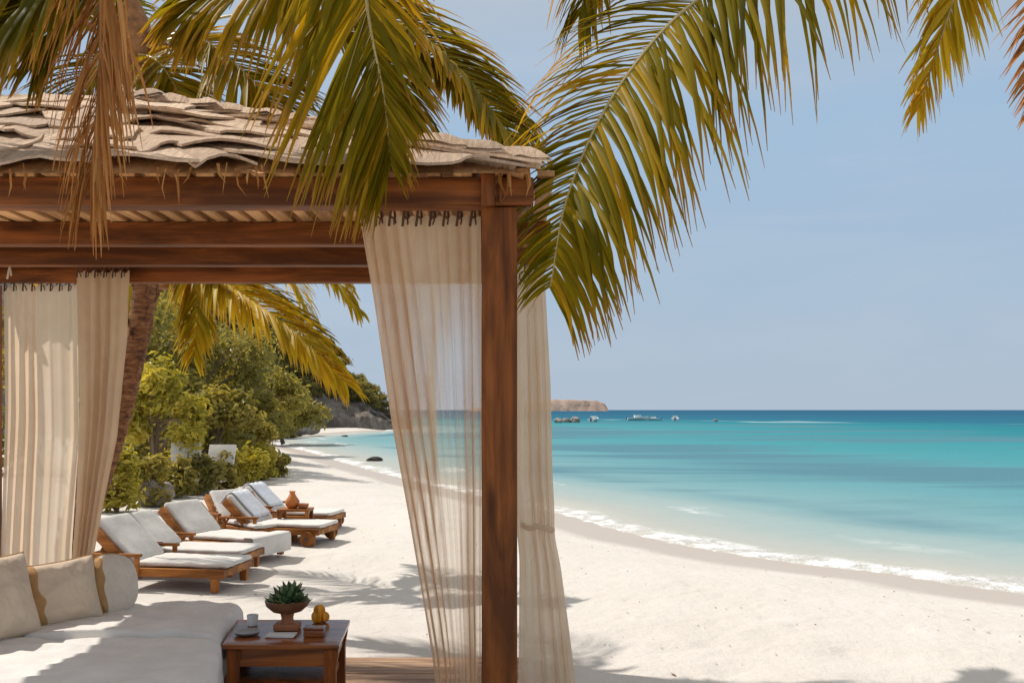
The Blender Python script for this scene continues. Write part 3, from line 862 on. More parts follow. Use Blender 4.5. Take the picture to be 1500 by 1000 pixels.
# roof
E = dict(fr=Vector((.045, 3.66, 2.50)), fl=Vector((-3.45, 3.66, 2.50)), rr=Vector((.045, 6.30, 2.50)), rl=Vector((-3.45, 6.30, 2.50)))
RA, RB = Vector((-2.15, 4.98, 3.20)), Vector((-2.4, 4.98, 3.20))
def slope_pt(eA, eB, tA, tB, u, s):
    p = eA.lerp(eB, u).lerp(tA.lerp(tB, u), s)
    p.z += .020 * math.sin(min(1, s * 1.6 + .02) * math.pi * .5) * (1 - s) ** .5 + .035
    return p
roof = MB(); under = MB()
random.seed(12)
def slope(eA, eB, tA, tB, rows=7):
    # sheathing under the shakes
    vs, fs, n = [], [], 12
    for i in range(n + 1):
        for j in range(n + 1):
            p = slope_pt(eA, eB, tA, tB, i / n, j / n); vs.append(p - Vector((0, 0, .03)))
    fs = [(i * (n + 1) + j, (i + 1) * (n + 1) + j, (i + 1) * (n + 1) + j + 1, i * (n + 1) + j + 1) for i in range(n) for j in range(n)]
    under.add(vs, fs)
    L = (eB - eA).length
    for r in range(rows):
        s0 = r / rows * .97; s1 = min(1.02, (r + 1.55) / rows * .97)
        Lr = L * (1 - s0) + (tB - tA).length * s0
        u = random.uniform(-.06, 0)
        while u < 1:
            w = random.uniform(.18, .42) / max(Lr, .3)
            u0, u1 = u, min(1.02, u + w * 1.05)
            u += w
            if u1 - u0 < .015: continue
            ti = random.random()
            lift = random.uniform(.008, .024); curl = random.uniform(.0, .03); cup = random.uniform(-.014, .024); jag = [random.uniform(-.016, .016) for _ in range(9)]; ph = random.uniform(0, 6)
            skew = random.uniform(-.085, .085)
            nu_, nv_ = 9, 5
            top, bot, at = [], [], []
            for i in range(nu_):
                for j in range(nv_):
                    a = i / (nu_ - 1); b = j / (nv_ - 1)
                    uu = u0 + (u1 - u0) * a
                    ss = s0 + (s1 - s0) * b - skew * (a - .5) * (1 - b) + (.034 * math.sin(ph + a * 5) - .03 * math.sin(a * math.pi) + jag[i]) * (1 - b)
                    p = slope_pt(eA, eB, tA, tB, max(-.02, min(1.02, uu)), max(-.03, min(1.0, ss)))
                    up = lift * (1 - b) + curl * (1 - b) ** 3 * (.5 + .5 * math.sin(ph + a * 4)) + cup * (4 * a * (1 - a) - .5) * (1 - b)
                    p.z += up + .004 + .010 * nz(p, 9, r)
                    top.append(p); bot.append(p - Vector((0, 0, .011))); at.append((ti, b))
            n0 = len(top)
            f = []
            idx = lambda i, j: i * nv_ + j
            for i in range(nu_ - 1):
                for j in range(nv_ - 1):
                    f.append((idx(i, j), idx(i + 1, j), idx(i + 1, j + 1), idx(i, j + 1)))
                    f.append((n0 + idx(i, j), n0 + idx(i, j + 1), n0 + idx(i + 1, j + 1), n0 + idx(i + 1, j)))
            ring = [idx(i, 0) for i in range(nu_)] + [idx(nu_ - 1, j) for j in range(1, nv_)] + [idx(i, nv_ - 1) for i in range(nu_ - 2, -1, -1)] + [idx(0, j) for j in range(nv_ - 2, 0, -1)]
            for q, w_ in zip(ring, ring[1:] + ring[:1]):
                f.append((w_, q, n0 + q, n0 + w_))
            roof.add(top + bot, f, at + at)
slope(E['fl'], E['fr'], RB, RA)
slope(E['fr'], E['rr'], RA, RA + Vector((0, .01, 0)))
slope(E['rr'], E['rl'], RA, RB)
slope(E['rl'], E['fl'], RB, RB + Vector((0, .01, 0)))
def hip_caps(a, b, n):
    # loose bark plates folded over the hip
    for i in range(n):
        t0 = (i - .15) / n; t1 = (i + 1.25) / n
        ti = random.random() * .6; w = random.uniform(.10, .17)
        vs = []
        for j in range(5):
            q = j / 4; c = a.lerp(b, max(-.03, min(1, t0 + (t1 - t0) * q)))
            for k in range(5):
                h = -1 + k / 2
                off = Vector((1, -1, 0)).normalized() * h * w * (1 + random.uniform(-.12, .12))
                p = c + off + Vector((0, 0, .075 + .035 * (1 - q) - abs(h) ** 1.4 * (.05 + .02 * random.random()) + random.uniform(-.008, .008)))
                vs.append(p)
        n0 = len(vs)
        f = [(j * 5 + k, j * 5 + k + 1, j * 5 + k + 6, j * 5 + k + 5) for j in range(4) for k in range(4)]
        f += [tuple(n0 + x for x in q[::-1]) for q in f[:16]]
        roof.add(vs + [p - Vector((0, 0, .014)) for p in vs], f, [(ti, .5)] * (2 * n0))
hip_caps(E['fr'], RA, 13)
ro = roof.build('roof', M['shake'], pav, angle=35)
under.build('sheathing', M['slat'], ro)
# ragged bark strips hanging at the roof's front corner and along the eave
fr = MB(); random.seed(4)
for i in range(90):
    if i < 60: x0, y0 = random.uniform(-.08, .07), random.uniform(3.66, 4.3)
    else: x0, y0 = random.uniform(-2.2, -.6), 3.67
    z0 = 2.52 + random.uniform(-.01, .03); l = random.uniform(.05, .14)
    d = Vector((random.uniform(-.25, .25), random.uniform(-.3, .1), -1)).normalized()
    w = random.uniform(.002, .006)
    a = Vector((x0, y0, z0)); b = a + d * l * .6; c = a + d * l + Vector((random.uniform(-.03, .03), 0, 0))
    k = Vector((w, random.uniform(-.5, .5) * w, 0))
    ti = random.random()
    fr.add([a - k, a + k, b + k * .8, b - k * .8, c], [(0, 1, 2, 3), (3, 2, 4)], [(ti, 0)] * 5)
tag(fr.build('bark_fringe', M['frond_dry'], ro, angle=None), kind='stuff')

# deck: boards with gaps
deck = thing('wooden_deck', 'low pale board deck under the pavilion', 'deck', (-1.6, 4.6, 0))
m = MB(); y = 2.9
random.seed(8)
while y < 5.9:
    m.box((-3.9, y, .006), (.14 + random.uniform(-.01, .01), y + .118, .05 + random.uniform(-.002, .002)), .004)
    y += .124
m.build('boards', M['deckwood'], deck)
m = MB(); m.box((.145, 2.9, -.05), (.19, 5.90, .045), .004); m.build('edge_board', M['deckwood'], deck)
m = MB(); m.box((-3.9, 5.905, -.05), (.19, 5.945, .045), .004); m.build('edge_board', M['deckwood'], deck)

# ------------------------------------------------------------------ curtains
def interp(tab, y):
    if y <= tab[0][0]: return tab[0][1]
    for a, b in zip(tab, tab[1:]):
        if y <= b[0]: return a[1] + (b[1] - a[1]) * (y - a[0]) / (b[0] - a[0])
    return tab[-1][1]
def curtain(name, label, left, right, d, ztop, zbot, folds, amp, mat, seed, ties=0, pinch=None, header=0., dy=0., group=None):
    """left/right: edges [(z, x)] going down"""
    t = thing(name, label, 'curtain', ((interp(left, -ztop) + interp(right, -ztop)) / 2, d, 0), 0, group)
    nu, nv = 150, 70
    vs, at, fs = [], [], []
    rr = random.Random(seed)
    ph = [rr.uniform(0, 6.28) for _ in range(6)]
    for j in range(nv + 1):
        v = j / nv; z = ztop + (zbot - ztop) * v
        xl, xr = interp(left, -z), interp(right, -z)
        for i in range(nu + 1):
            u = i / nu
            uu = u + .020 * math.sin(u * 9 + ph[0] + v * 1.3) + .012 * math.sin(u * 21 + ph[1]) 
            fl = folds * (uu + .02 * math.sin(v * 3 + u * 5 + ph[2]))
            a = amp * (.55 + .45 * math.sin(u * 7 + ph[3])) * (.45 + .55 * min(1, v * 3))
            s = math.sin(2 * math.pi * fl)
            y = d + dy * v + a * s + .25 * a * math.sin(4 * math.pi * fl + ph[4]) + .012 * math.sin(v * 5 + u * 3 + ph[5]) * v
            x = xl + (xr - xl) * u + .25 * a * math.cos(2 * math.pi * fl)
            if pinch:
                zp, xp, wd = pinch
                k = .8 * math.exp(-((z - zp) / .12) ** 2)
                x = x + (xp + (u - .5) * wd - x) * k
            zz = z + (0.012 * math.sin(2 * math.pi * fl) * (v ** 4)) - (.008 * (1 - math.cos(2 * math.pi * u * max(ties, 1))) if v < .01 else 0)
            vs.append((x, y, zz))
            at.append((u, 1.0 if header <= 0 else .22 + .78 * min(1, max(0, (ztop - z - header * .6) / header)) ** 1.3))
    fs = [(j * (nu + 1) + i, (j + 1) * (nu + 1) + i, (j + 1) * (nu + 1) + i + 1, j * (nu + 1) + i + 1) for j in range(nv) for i in range(nu)]
    m = MB(); m.add(vs, fs, at)
    m.build('fabric', mat, t, angle=None)
    if ties:
        xl, xr = interp(left, -ztop), interp(right, -ztop)
        for k in range(ties):
            u = (k + .5) / ties
            x = xl + (xr - xl) * u
            q = MB()
            q.tube(catmull([(x - .012, d - .03, ztop - .05), (x - .004, d - .038, ztop + .005), (x, d - .02, ztop + .035), (x + .006, d + .02, ztop + .02), (x + .01, d + .012, ztop - .03)], 10), .0055, 5)
            q.tube(catmull([(x, d - .034, ztop - .012), (x + .010, d - .040, ztop - .02), (x + .008 + rr.uniform(-.01, .01), d - .036, ztop - .045)], 6), .0035, 5)
            q.build('tie', M['knot'], t)
    return t
def edges(pxs, d):
    return [(-(CAMZ + (600 - y) / F * d), (x - 750) / F * d) for x, y in pxs]
d1 = 3.98
curtain('sheer_curtain', 'sheer cream curtain gathered against the inner side of the front post', edges([(526, 318), (546, 440), (574, 620), (600, 760), (634, 960), (648, 1080)], d1),
        edges([(703, 318), (704, 600), (703, 1000)], d1), d1, P(0, 316, d1).z, .08, 10, .034, M['sheer'], 2, ties=9, header=.36)
d2 = 6.0
curtain('cream_curtain', 'wide cream curtain hanging at the left end behind the daybed pillows', edges([(6, 418), (8, 600), (-5, 1000)], d2 + .12), edges([(113, 418), (116, 640), (104, 800), (96, 1000)], d2 + .12), d2 + .12, P(0, 416, d2 + .12).z, .08, 7, .022, M['drape'], 5, ties=8)
curtain('cream_curtain', 'narrower tan curtain drawn in towards its foot, beside the palm trunk', edges([(112, 398), (116, 600), (112, 740), (100, 900)], d2 - .08), edges([(190, 398), (186, 500), (171, 640), (150, 740), (131, 840), (125, 960)], d2 - .08), d2 - .08, P(0, 396, d2 - .08).z, .08, 5, .026, M['drape_tan'], 8, ties=6)
d3 = 5.3
sc = curtain('sheer_curtain', 'narrow curtain outside the post towards the sea, tied at mid height', edges([(752, 388), (752, 700), (760, 790), (758, 1000)], d3), edges([(797, 388), (806, 560), (809, 700), (813, 770), (843, 1000)], d3), d3, P(0, 386, d3).z, .07, 5, .032, M['drape'], 11, pinch=(P(0, 772, d3).z, P(784, 0, d3).x, .21))
m = MB()
zt = P(0, 772, d3).z; xt = P(787, 0, d3).x
m.tube(catmull([(xt - .085, d3 + .02, zt + .015), (xt - .05, d3 - .05, zt), (xt, d3 - .062, zt + .012), (xt + .06, d3 - .05, zt - .004), (xt + .09, d3 + .02, zt - .02)], 16), .010, 7, flat=1.5)
m.build('tieback', M['drape'], sc)
m = MB()
a = P(768, 405, 5.25)
m.tube([a + Vector((.028 * math.cos(t * .524), 0, .028 * math.sin(t * .524))) for t in range(13)], .005, 6)
m.tube([a + Vector((0, 0, .028)), a + Vector((.004, .03, .07))], .005, 6)
tag(m.build('curtain_ring', M['metal']), 'dark iron ring hanging under the beam end beside the front post', 'ring')
m = MB()
a = P(14, 392, 5.9)
m.tube(catmull([a + Vector((-.06, 0, .08)), a, a + Vector((.01, 0, -.05))], 8), .006, 6)
m.tube(catmull([a + Vector((.05, 0, .09)), a + Vector((.01, -.01, .01)), a + Vector((-.015, 0, -.07))], 8), .006, 6)
tag(m.build('rope_tie', M['rope']), 'pale rope tied to the beam above the left curtain', 'rope')

# ------------------------------------------------------------------ daybed
bed = thing('daybed', 'low white upholstered daybed in the left foreground', 'daybed', (-2.3, 4.4, 0))
def mattress(name, quad, z0, z1, r, seed, mat):
    """quad: near-left, near-right, far-right, far-left in plan"""
    vs, fs = rbox(2, 2, z1 - z0, r, 70)
    out = []
    q = [Vector((*c, 0)) for c in quad]
    for v in vs:
        u, w = (v.x + 1) / 2, (v.y + 1) / 2
        p = q[0].lerp(q[1], u).lerp(q[3].lerp(q[2], u), w)
        z = (z0 + z1) / 2 + v.z
        t = (v.z / (z1 - z0) + .5)
        wr = .024 * (.5 - abs(nz((p.x * 1.4 + p.y * .8, p.y * 3.0 - p.x * .9, seed), 2.6))) + .010 * nz((p.x, p.y, seed), 2.2) + .010 * nz((p.x * .8 + p.y * .5, p.y * 2.4, seed), 5) + .006 * nz((p.x * 2, p.y * 6, seed), 5)
        p.z = z + wr * t * 1.2
        p.x += .012 * nz((p.x, p.y, z * 3), 5, seed); p.y += .008 * nz((p.x, p.y, z * 3), 6, seed + 1)
        out.append(p)
    m = MB(); m.add(out, fs)
    return m.build(name, mat, bed, angle=None)
mattress('mattress', [(-4.0, 3.3), (-1.06, 3.3), (-1.40, 4.63), (-4.0, 4.63)], .20, .495, .065, 3, M['white_cloth'])
mattress('mattress', [(-4.0, 4.64), (-1.42, 4.64), (-1.50, 5.34), (-4.0, 5.34)], .22, .52, .065, 9, M['white_cloth'])
m = MB(); m.box((-3.95, 3.4, .12), (-1.5, 5.28, .215), .01); m.build('frame', M['wood_x'], bed)
for (a, b) in ((-3.85, 3.5), (-1.62, 3.5), (-3.85, 5.2), (-1.62, 5.2)):
    m = MB(); m.box((a - .05, b - .05, .05), (a + .05, b + .05, .125), .006); m.build('leg', M['wood_z'], bed)

def pillow(label, c, w, h, t, rz, tilt, mat, mat2, seed, roll=0, rnd=2.6, power=.42, group='pillows on the daybed'):
    """square pillow standing on its edge; mat2 piece is a darker border band on the back and side"""
    o = thing('pillow', label, 'pillow', c, 0, group)
    n = 48
    MX = Matrix.Rotation(R(rz), 4, 'Z') @ Matrix.Rotation(R(tilt), 4, 'X') @ Matrix.Rotation(R(roll), 4, 'Y')
    def surf(sg):
        vs = []
        for i in range(n + 1):
            for j in range(n + 1):
                u = -1 + 2 * i / n; v = -1 + 2 * j / n
                u += (.16 * nz((seed * 3.1, v * 1.6, 0), 1.5) + .10 * max(0, -v)) * (1 - u * u)
                # pinch sides inward between the corners
                k = 1 - .07 * (1 - v * v); k2 = 1 - .07 * (1 - u * u)
                if rnd < 2.2:
                    uu = u * math.sqrt(1 - v * v * .42); vv = v * math.sqrt(1 - u * u * .42)
                    x, z = uu * w / 2, vv * h / 2
                else: x, z = u * w / 2 * k, v * h / 2 * k2
                th = t / 2 * ((1 - u ** 4) * (1 - v ** 4)) ** power
                th += (.016 * nz((u * 1.5, v * 1.5, seed), 1.6) + .010 * (.4 - abs(nz((u * 2.2 + v, v * 1.2 - u * .8, seed), 2.2)))) * (1 - max(abs(u), abs(v)) ** 6)
                vs.append(MX @ Vector((x, sg * th, z + h / 2 * .93)))
        fs = [(i * (n + 1) + j, (i + 1) * (n + 1) + j, (i + 1) * (n + 1) + j + 1, i * (n + 1) + j + 1) for i in range(n) for j in range(n)]
        if sg > 0: fs = [f[::-1] for f in fs]
        return vs, fs
    cut = int(n * .27)
    for sg, mt, nm in ((-1, mat, 'front_panel'), (-1, mat2, 'border_panel'), (1, mat2, 'back_panel')):
        vs, fs = surf(sg)
        if nm == 'front_panel': fs = fs[cut * n:]
        if nm == 'border_panel': fs = fs[:cut * n]
        used = sorted({i for f in fs for i in f}); re_ = {a: b for b, a in enumerate(used)}
        m = MB(); m.add([vs[i] for i in used], [tuple(re_[i] for i in f) for f in fs]); m.build(nm, mt, o, angle=None, world=False)
    # piping round the edge
    pts = []
    for (a, b) in ((-1, -1), (1, -1), (1, 1), (-1, 1)):
        na, nb = {(-1, -1): (1, 0), (1, -1): (0, 1), (1, 1): (-1, 0), (-1, 1): (0, -1)}[(a, b)]
        for q in range(12):
            u, v = a + na * 2 * q / 12, b + nb * 2 * q / 12
            if rnd < 2.2: pts.append(MX @ Vector((u * math.sqrt(1 - v * v * .42) * w / 2, 0, v * math.sqrt(1 - u * u * .42) * h / 2 + h / 2 * .93)))
            else: pts.append(MX @ Vector((u * w / 2 * (1 - .07 * (1 - v * v)), 0, v * h / 2 * (1 - .07 * (1 - u * u)) + h / 2 * .93)))
    pts.append(pts[0])
    m = MB(); m.tube(pts, .006, 6); m.build('piping', mat2, o, world=False)
    return o
zb = .505
pillow('pale cushion cut by the left edge, nearest on the daybed', G(-2, 938, zb), .44, .42, .17, 62, -20, M['linen'], M['tan'], 1)
pillow('square linen pillow with tan border, standing between two others', G(92, 914, zb), .40, .34, .18, 38, -16, M['linen'], M['tan'], 2, roll=-5)
pillow('rounded off-white pillow with tan side, farthest on the daybed by the curtain foot', G(165, 898, zb), .29, .33, .17, 50, -10, M['linen_pale'], M['tan'], 3, rnd=2.0)

# ------------------------------------------------------------------ side table and what stands on it
TZ = .47
tb = thing('side_table', 'dark polished wooden side table beside the daybed', 'side table', (-1.2, 5.0, 0))
c4 = [G(325, 943, TZ), G(497, 943, TZ), G(513, 906, TZ), G(345, 906, TZ)]
for c in c4: c.z = 0
def qpt(u, w, z): 
    p = c4[0].lerp(c4[1], u).lerp(c4[3].lerp(c4[2], u), w); return Vector((p.x, p.y, z))
def qbox(m, u0, u1, w0, w1, z0, z1, flare=0):
    vs, fs = rbox(2, 2, z1 - z0, .012, 8)
    out = []
    for v in vs:
        p = qpt(u0 + (u1 - u0) * (v.x + 1) / 2, w0 + (w1 - w0) * (v.y + 1) / 2, (z0 + z1) / 2 + v.z); out.append(p)
    m.add(out, fs)
m = MB(); qbox(m, 0, 1, 0, 1, TZ - .028, TZ); m.build('table_top', M['table'], tb)
m = MB()
qbox(m, .06, .94, .05, .10, TZ - .115, TZ - .029); qbox(m, .06, .94, .90, .95, TZ - .115, TZ - .029)
qbox(m, .05, .10, .11, .89, TZ - .115, TZ - .029); qbox(m, .90, .95, .11, .89, TZ - .115, TZ - .029)
m.build('apron', M['table'], tb)
m = MB(); qbox(m, .08, .92, .08, .92, TZ - .235, TZ - .195); m.build('shelf', M['tablez'], tb)
for (u, w) in ((.035, .035), (.865, .035), (.035, .865), (.865, .865)):
    m = MB()
    vs, fs = rbox(2, 2, TZ - .03 - .05, .012, 6)
    m.add([qpt(u + (.10 + .02 * (v.z > 0.1)) * (v.x + 1) / 2, w + .10 * (v.y + 1) / 2, .05 + (TZ - .08) / 2 + v.z) for v in vs], fs)
    m.build('leg', M['tablez'], tb)
# planter
pp = G(421, 921, TZ + .002)
pl = thing('planter', 'squat clay planter of dark succulents on the side table', 'planter', pp)
m = MB(); m.box((-.062, -.05, 0), (.062, .05, .035), .006); m.lathe([(.034, .034), (.030, .06), (.036, .085)], 20); m.build('pedestal', M['terracotta'], pl, world=False)
m = MB(); m.lathe([(.034, .083), (.075, .095), (.108, .125), (.114, .150), (.106, .152), (.085, .132), (.03, .12)], 28); m.build('bowl', M['bronze'], pl, world=False)
def rosette(c, r, n, up, seed):
    rr = random.Random(seed); m = MB(); c = Vector(c)
    for k in range(n):
        ring = k / n
        a = k * 2.399; el = R(15 + 65 * ring) * up
        d = Vector((math.cos(a) * math.cos(el), math.sin(a) * math.cos(el), math.sin(el)))
        s = Vector((-math.sin(a), math.cos(a), 0)); nn = d.cross(s)
        l = r * (1 - .35 * ring) * rr.uniform(.9, 1.1); w = l * .26
        vs, at = [], []
        ti = rr.random()
        for q in range(5):
            v = q / 4; ww = w * (.45 + 1.3 * v if v < .5 else (1.1 - (v - .5) * 2.1)) ; ww = max(ww, .001)
            p = c + d * l * v + nn * (-.10 * l * math.sin(v * 3))
            vs += [p + s * ww, p + nn * ww * -.45, p - s * ww, p + nn * ww * .45]; at += [(ti, v)] * 4
        fs = []
        for q in range(4):
            for e in range(4): fs.append((q * 4 + e, q * 4 + (e + 1) % 4, q * 4 + 4 + (e + 1) % 4, q * 4 + 4 + e))
        m.add(vs, fs, at)
    return m
for (c, r, n, s) in (((.0, 0, .15), .115, 26, 1), ((-.055, -.02, .14), .07, 18, 2), ((.06, -.015, .14), .08, 18, 3), ((.01, .03, .185), .085, 18, 4), ((.0, -.06, .14), .06, 16, 5)):
    rosette(c, r, n, 1.0, s).build('succulent', M['succulent'], pl, world=False)
# yellow fruit at its right
fp = G(465, 911, TZ + .002)
ft = thing('fruit', 'small heap of golden star-shaped fruit behind the planter', 'fruit', fp)
m = MB()
for k, (dx, dy, dz, r, yaw) in enumerate(((0, 0, .035, .036, .3), (.035, .02, .033, .032, 1.2), (.012, .015, .078, .032, 2.2))):
    vs, fs = [], []
    for i in range(9):
        lat = -math.pi / 2 + math.pi * i / 8
        for j in range(20):
            lo = 2 * math.pi * j / 20
            rr_ = r * (1 + .28 * math.cos(5 * lo)) * math.cos(lat) ** .8 if abs(math.cos(lat)) > 1e-6 else .001
            vs.append((dx + rr_ * math.cos(lo + yaw), dy + rr_ * math.sin(lo + yaw), dz + r * 1.1 * math.sin(lat)))
    for i in range(8):
        for j in range(20): fs.append((i * 20 + j, i * 20 + (j + 1) % 20, (i + 1) * 20 + (j + 1) % 20, (i + 1) * 20 + j))
    m.add(vs, fs)
m.build('flesh', M['fruit'], ft, world=False); ft.scale = (.82,) * 3
# papers, dish and box
pa = G(412, 931, TZ + .002)
m = MB()
for k in range(3): m.box((-.075 + .004 * k, -.035, .004 * k), (.07 + .002 * k, .035, .004 * k + .0035), .001, Matrix.Translation(pa) @ Matrix.Rotation(R(-4 + 3 * k), 4, 'Z'))
tag(m.build('napkin', M['paper']), 'white folded napkins lying at the front of the side table', 'napkin')
pa = G(362, 929, TZ + .002)
m = MB(); m.lathe([(.03, 0), (.058, .006), (.068, .018), (.064, .018), (.05, .010), (.01, .008)], 28, pa)
tag(m.build('dish', M['tray']), 'shallow grey dish left of the napkins on the side table', 'dish')
pa = G(370, 915, TZ + .002)
m = MB(); m.lathe([(.026, 0), (.028, .03), (.03, .055), (.026, .055), (.024, .01)], 20, pa)
tag(m.build('cup', M['paper']), 'small white cup behind the grey dish', 'cup')
pa = G(461, 930, TZ + .002)
m = MB(); m.box((-.05, -.035, 0), (.05, .035, .032), .004, Matrix.Translation(pa)); m.box((-.052, -.037, .0335), (.052, .037, .044), .004, Matrix.Translation(pa))
tag(m.build('wooden_box', M['table']), 'small lidded wooden box at the right of the napkins', 'box')

# ------------------------------------------------------------------ sun loungers
def make_lounger(draped=False, wheels=False, tilt=44, BL=.50):
    """local: foot end at x=0, head towards -x, width along y 0..0.66 (away)"""
    L, W, zs = 1.56, .66, .20
    r = empty('sun_lounger')
    f = MB()
    f.box((-L, 0, zs - .075), (0, .045, zs), .006); f.box((-L, W - .045, zs - .075), (0, W, zs), .006)
    f.box((-.045, .046, zs - .07), (0, W - .046, zs - .004), .006); f.box((-L, .046, zs - .07), (-L + .045, W - .046, zs - .004), .006)
    f.build('frame', M['teak'], r, world=False)
    s = MB()
    for k in range(10):
        x = -.10 - k * .083
        s.box((x - .03, .047, zs - .03), (x + .03, W - .047, zs - .010), .003)
    s.build('slats', M['teak'], r, world=False)
    for (x, y) in ((-.09, .0), (-.09, W - .055), (-1.15, .0), (-1.15, W - .055)):
        m = MB()
        vs, fs = rbox(.07, .055, zs - .076, .008, 5)
        m.add([(x + v.x * (1 + .25 * v.z / zs), y + .0275 + v.y, (zs - .076) / 2 + v.z) for v in vs], fs)
        lg = m.build('leg', M['teakz'], r, world=False)
        if wheels and x < -1:
            pass
    hx, hz = -.90, zs + .012
    Mx = Matrix.Translation((hx, 0, hz)) @ Matrix.Rotation(R(tilt), 4, 'Y')
    b = MB()
    b.box((-BL, .005, -.05), (0, .055, .035), .005, Mx); b.box((-BL, W - .055, -.05), (0, W - .005, .035), .005, Mx); b.box((-BL, .0565, -.03), (-BL + .06, W - .0565, .02), .005, Mx)
    for k in range(4): b.box((-BL + .09 + k * .09, .076, -.012), (-BL + .15 + k * .09, W - .076, .006), .003, Mx)
    bo = b.build('backrest', M['teak'], r, world=False)
    top = Mx @ Vector((-BL * .62, 0, -.02))
    st = MB()
    for y in (.06, W - .06): st.tube([(top.x, y, top.z), (hx - .38, y, zs - .03)], .014, 6)
    st.build('strut', M['teak'], bo, world=False)
    # armrest-like side rail by the hinge
    if not draped:
        for y in (-.035, W + .035 - .045):
            am = MB()
            am.box((hx - .36, y, zs + .10), (hx + .14, y + .045, zs + .128), .005)
            am.box((hx + .08, y + .005, zs - .06), (hx + .12, y + .0345, zs + .102), .004); am.box((hx - .32, y + .005, zs - .06), (hx - .28, y + .0345, zs + .102), .004)
            am.build('armrest', M['teak'], r, world=False)
    # pad in two pieces
    vs, fs = rbox(.90, W - .12, .05, .024, 18)
    m = MB()
    out = []
    for v in vs:
        p = Vector((v.x - .44, v.y + W / 2, zs + .026 + v.z))
        p.z += .008 * nz(p, 5) + .006 * nz(p, 11)
        if draped and p.x > -.06:
            p.z -= (p.x + .06) * .5
        out.append(p)
    m.add(out, fs); m.build('seat_pad', M['pad'], r, angle=None, world=False)
    vs, fs = rbox(BL + .04, W - .125, .065, .03, 16)
    m = MB()
    m.add([Mx @ Vector((v.x - (BL + .03) / 2, v.y + W / 2, .04 + v.z + .010 * nz(v, 5))) for v in vs], fs)
    m.build('back_pad', M['pad'], r, angle=None, world=False)
    if draped:   # pad cover hanging over the foot end
        vs, fs = [], []
        for i in range(9):
            for j in range(15):
                a, bb = i / 8, j / 14
                path = catmull([(-.16, 0, zs + .058), (.0, 0, zs + .060), (.030, 0, zs + .02), (.034, 0, zs - .09), (.03, 0, .055)], 9)
                q = path[i]; vs.append((q.x + .008 * math.sin(j * 1.3) * a, -.004 + (W + .008) * bb, q.z))
        fs = [(i * 15 + j, (i + 1) * 15 + j, (i + 1) * 15 + j + 1, i * 15 + j + 1) for i in range(8) for j in range(14)]
        m = MB(); m.add(vs, fs); m.build('pad_cover', M['pad'], r, angle=None, world=False)
    if wheels:
        for y in (-.03, W + .03):
            m = MB()
            m.tube([(-.13, y - .02, .085), (-.13, y + .02, .085)], .085, 20)
            w_ = m.build('wheel', M['teakz'], r, world=False)
            m = MB(); m.tube([(-.13, y - .026, .085), (-.13, y + .026, .085)], .02, 10); m.build('hub', M['metal'], w_, world=False)
    return r
GRP = 'sun loungers in a row along the beach'
def place(o, foot, rz, label):
    o.location = foot; o.rotation_euler = (0, 0, R(rz)); tag(o, label, 'sun lounger', GRP); return o
lp = make_lounger()
place(lp, (-2.52, 8.35, 0), -8, 'wooden sun lounger with white pad, nearest to the daybed')
l2 = make_lounger(BL=.45, tilt=42); place(l2, (-2.62, 9.12, 0), -8, 'wooden sun lounger with white pad, between the nearest one and the draped one')
ld = make_lounger(draped=True, tilt=44, BL=.44)
place(ld, (-2.72, 9.97, 0), -22, 'sun lounger whose pale cover hangs down over its foot end')
l3 = copy_tree(l2); place(l3, (-3.06, 11.15, 0), -48, 'sun lounger turned to show its broad white back pad, half hidden behind the draped lounger')
lw = make_lounger(wheels=True, tilt=44, BL=.43)
place(lw, (-2.27, 11.2, 0), -12, 'wheeled dark wood sun lounger with a towel over its raised back')
l4 = copy_tree(lw); place(l4, (-2.42, 12.5, 0), -12, 'wheeled wooden sun lounger, farthest along the row, its foot by the shrub shadow')
def towel(label, lounger, tilt, BL=.43):
    W, zs = .66, .20
    hx, hz = -.90, zs + .012
    Mx = Matrix.Translation((hx, 0, hz)) @ Matrix.Rotation(R(tilt), 4, 'Y')
    path = catmull([Mx @ Vector((-BL - .05, 0, -.12)), Mx @ Vector((-BL - .06, 0, .02)), Mx @ Vector((-BL - .02, 0, .086)), Mx @ Vector((-.28, 0, .089)), Mx @ Vector((-.04, 0, .092))], 26)
    m = MB(); vs = []
    for i in range(26):
        for j in range(13):
            b = j / 12
            p = path[i] + Vector((0, .13 + .40 * b, 0)); p.z += .006 * math.sin(j * 1.7 + i * .2); vs.append(p)
    m.add(vs, [(i * 13 + j, (i + 1) * 13 + j, (i + 1) * 13 + j + 1, i * 13 + j + 1) for i in range(25) for j in range(12)])
    o = m.build('towel', M['towel'], angle=None)
    o.location = lounger.location; o.rotation_euler = lounger.rotation_euler
    md = o.modifiers.new('thick', 'SOLIDIFY'); md.thickness = .012; md.offset = 1
    tag(o, label, 'towel', 'towels over lounger backs')
towel('pale blue-grey towel over the back of the nearer wheeled lounger', lw, 44)
towel('pale blue-grey towel over the back of the farthest lounger', l4, 44)
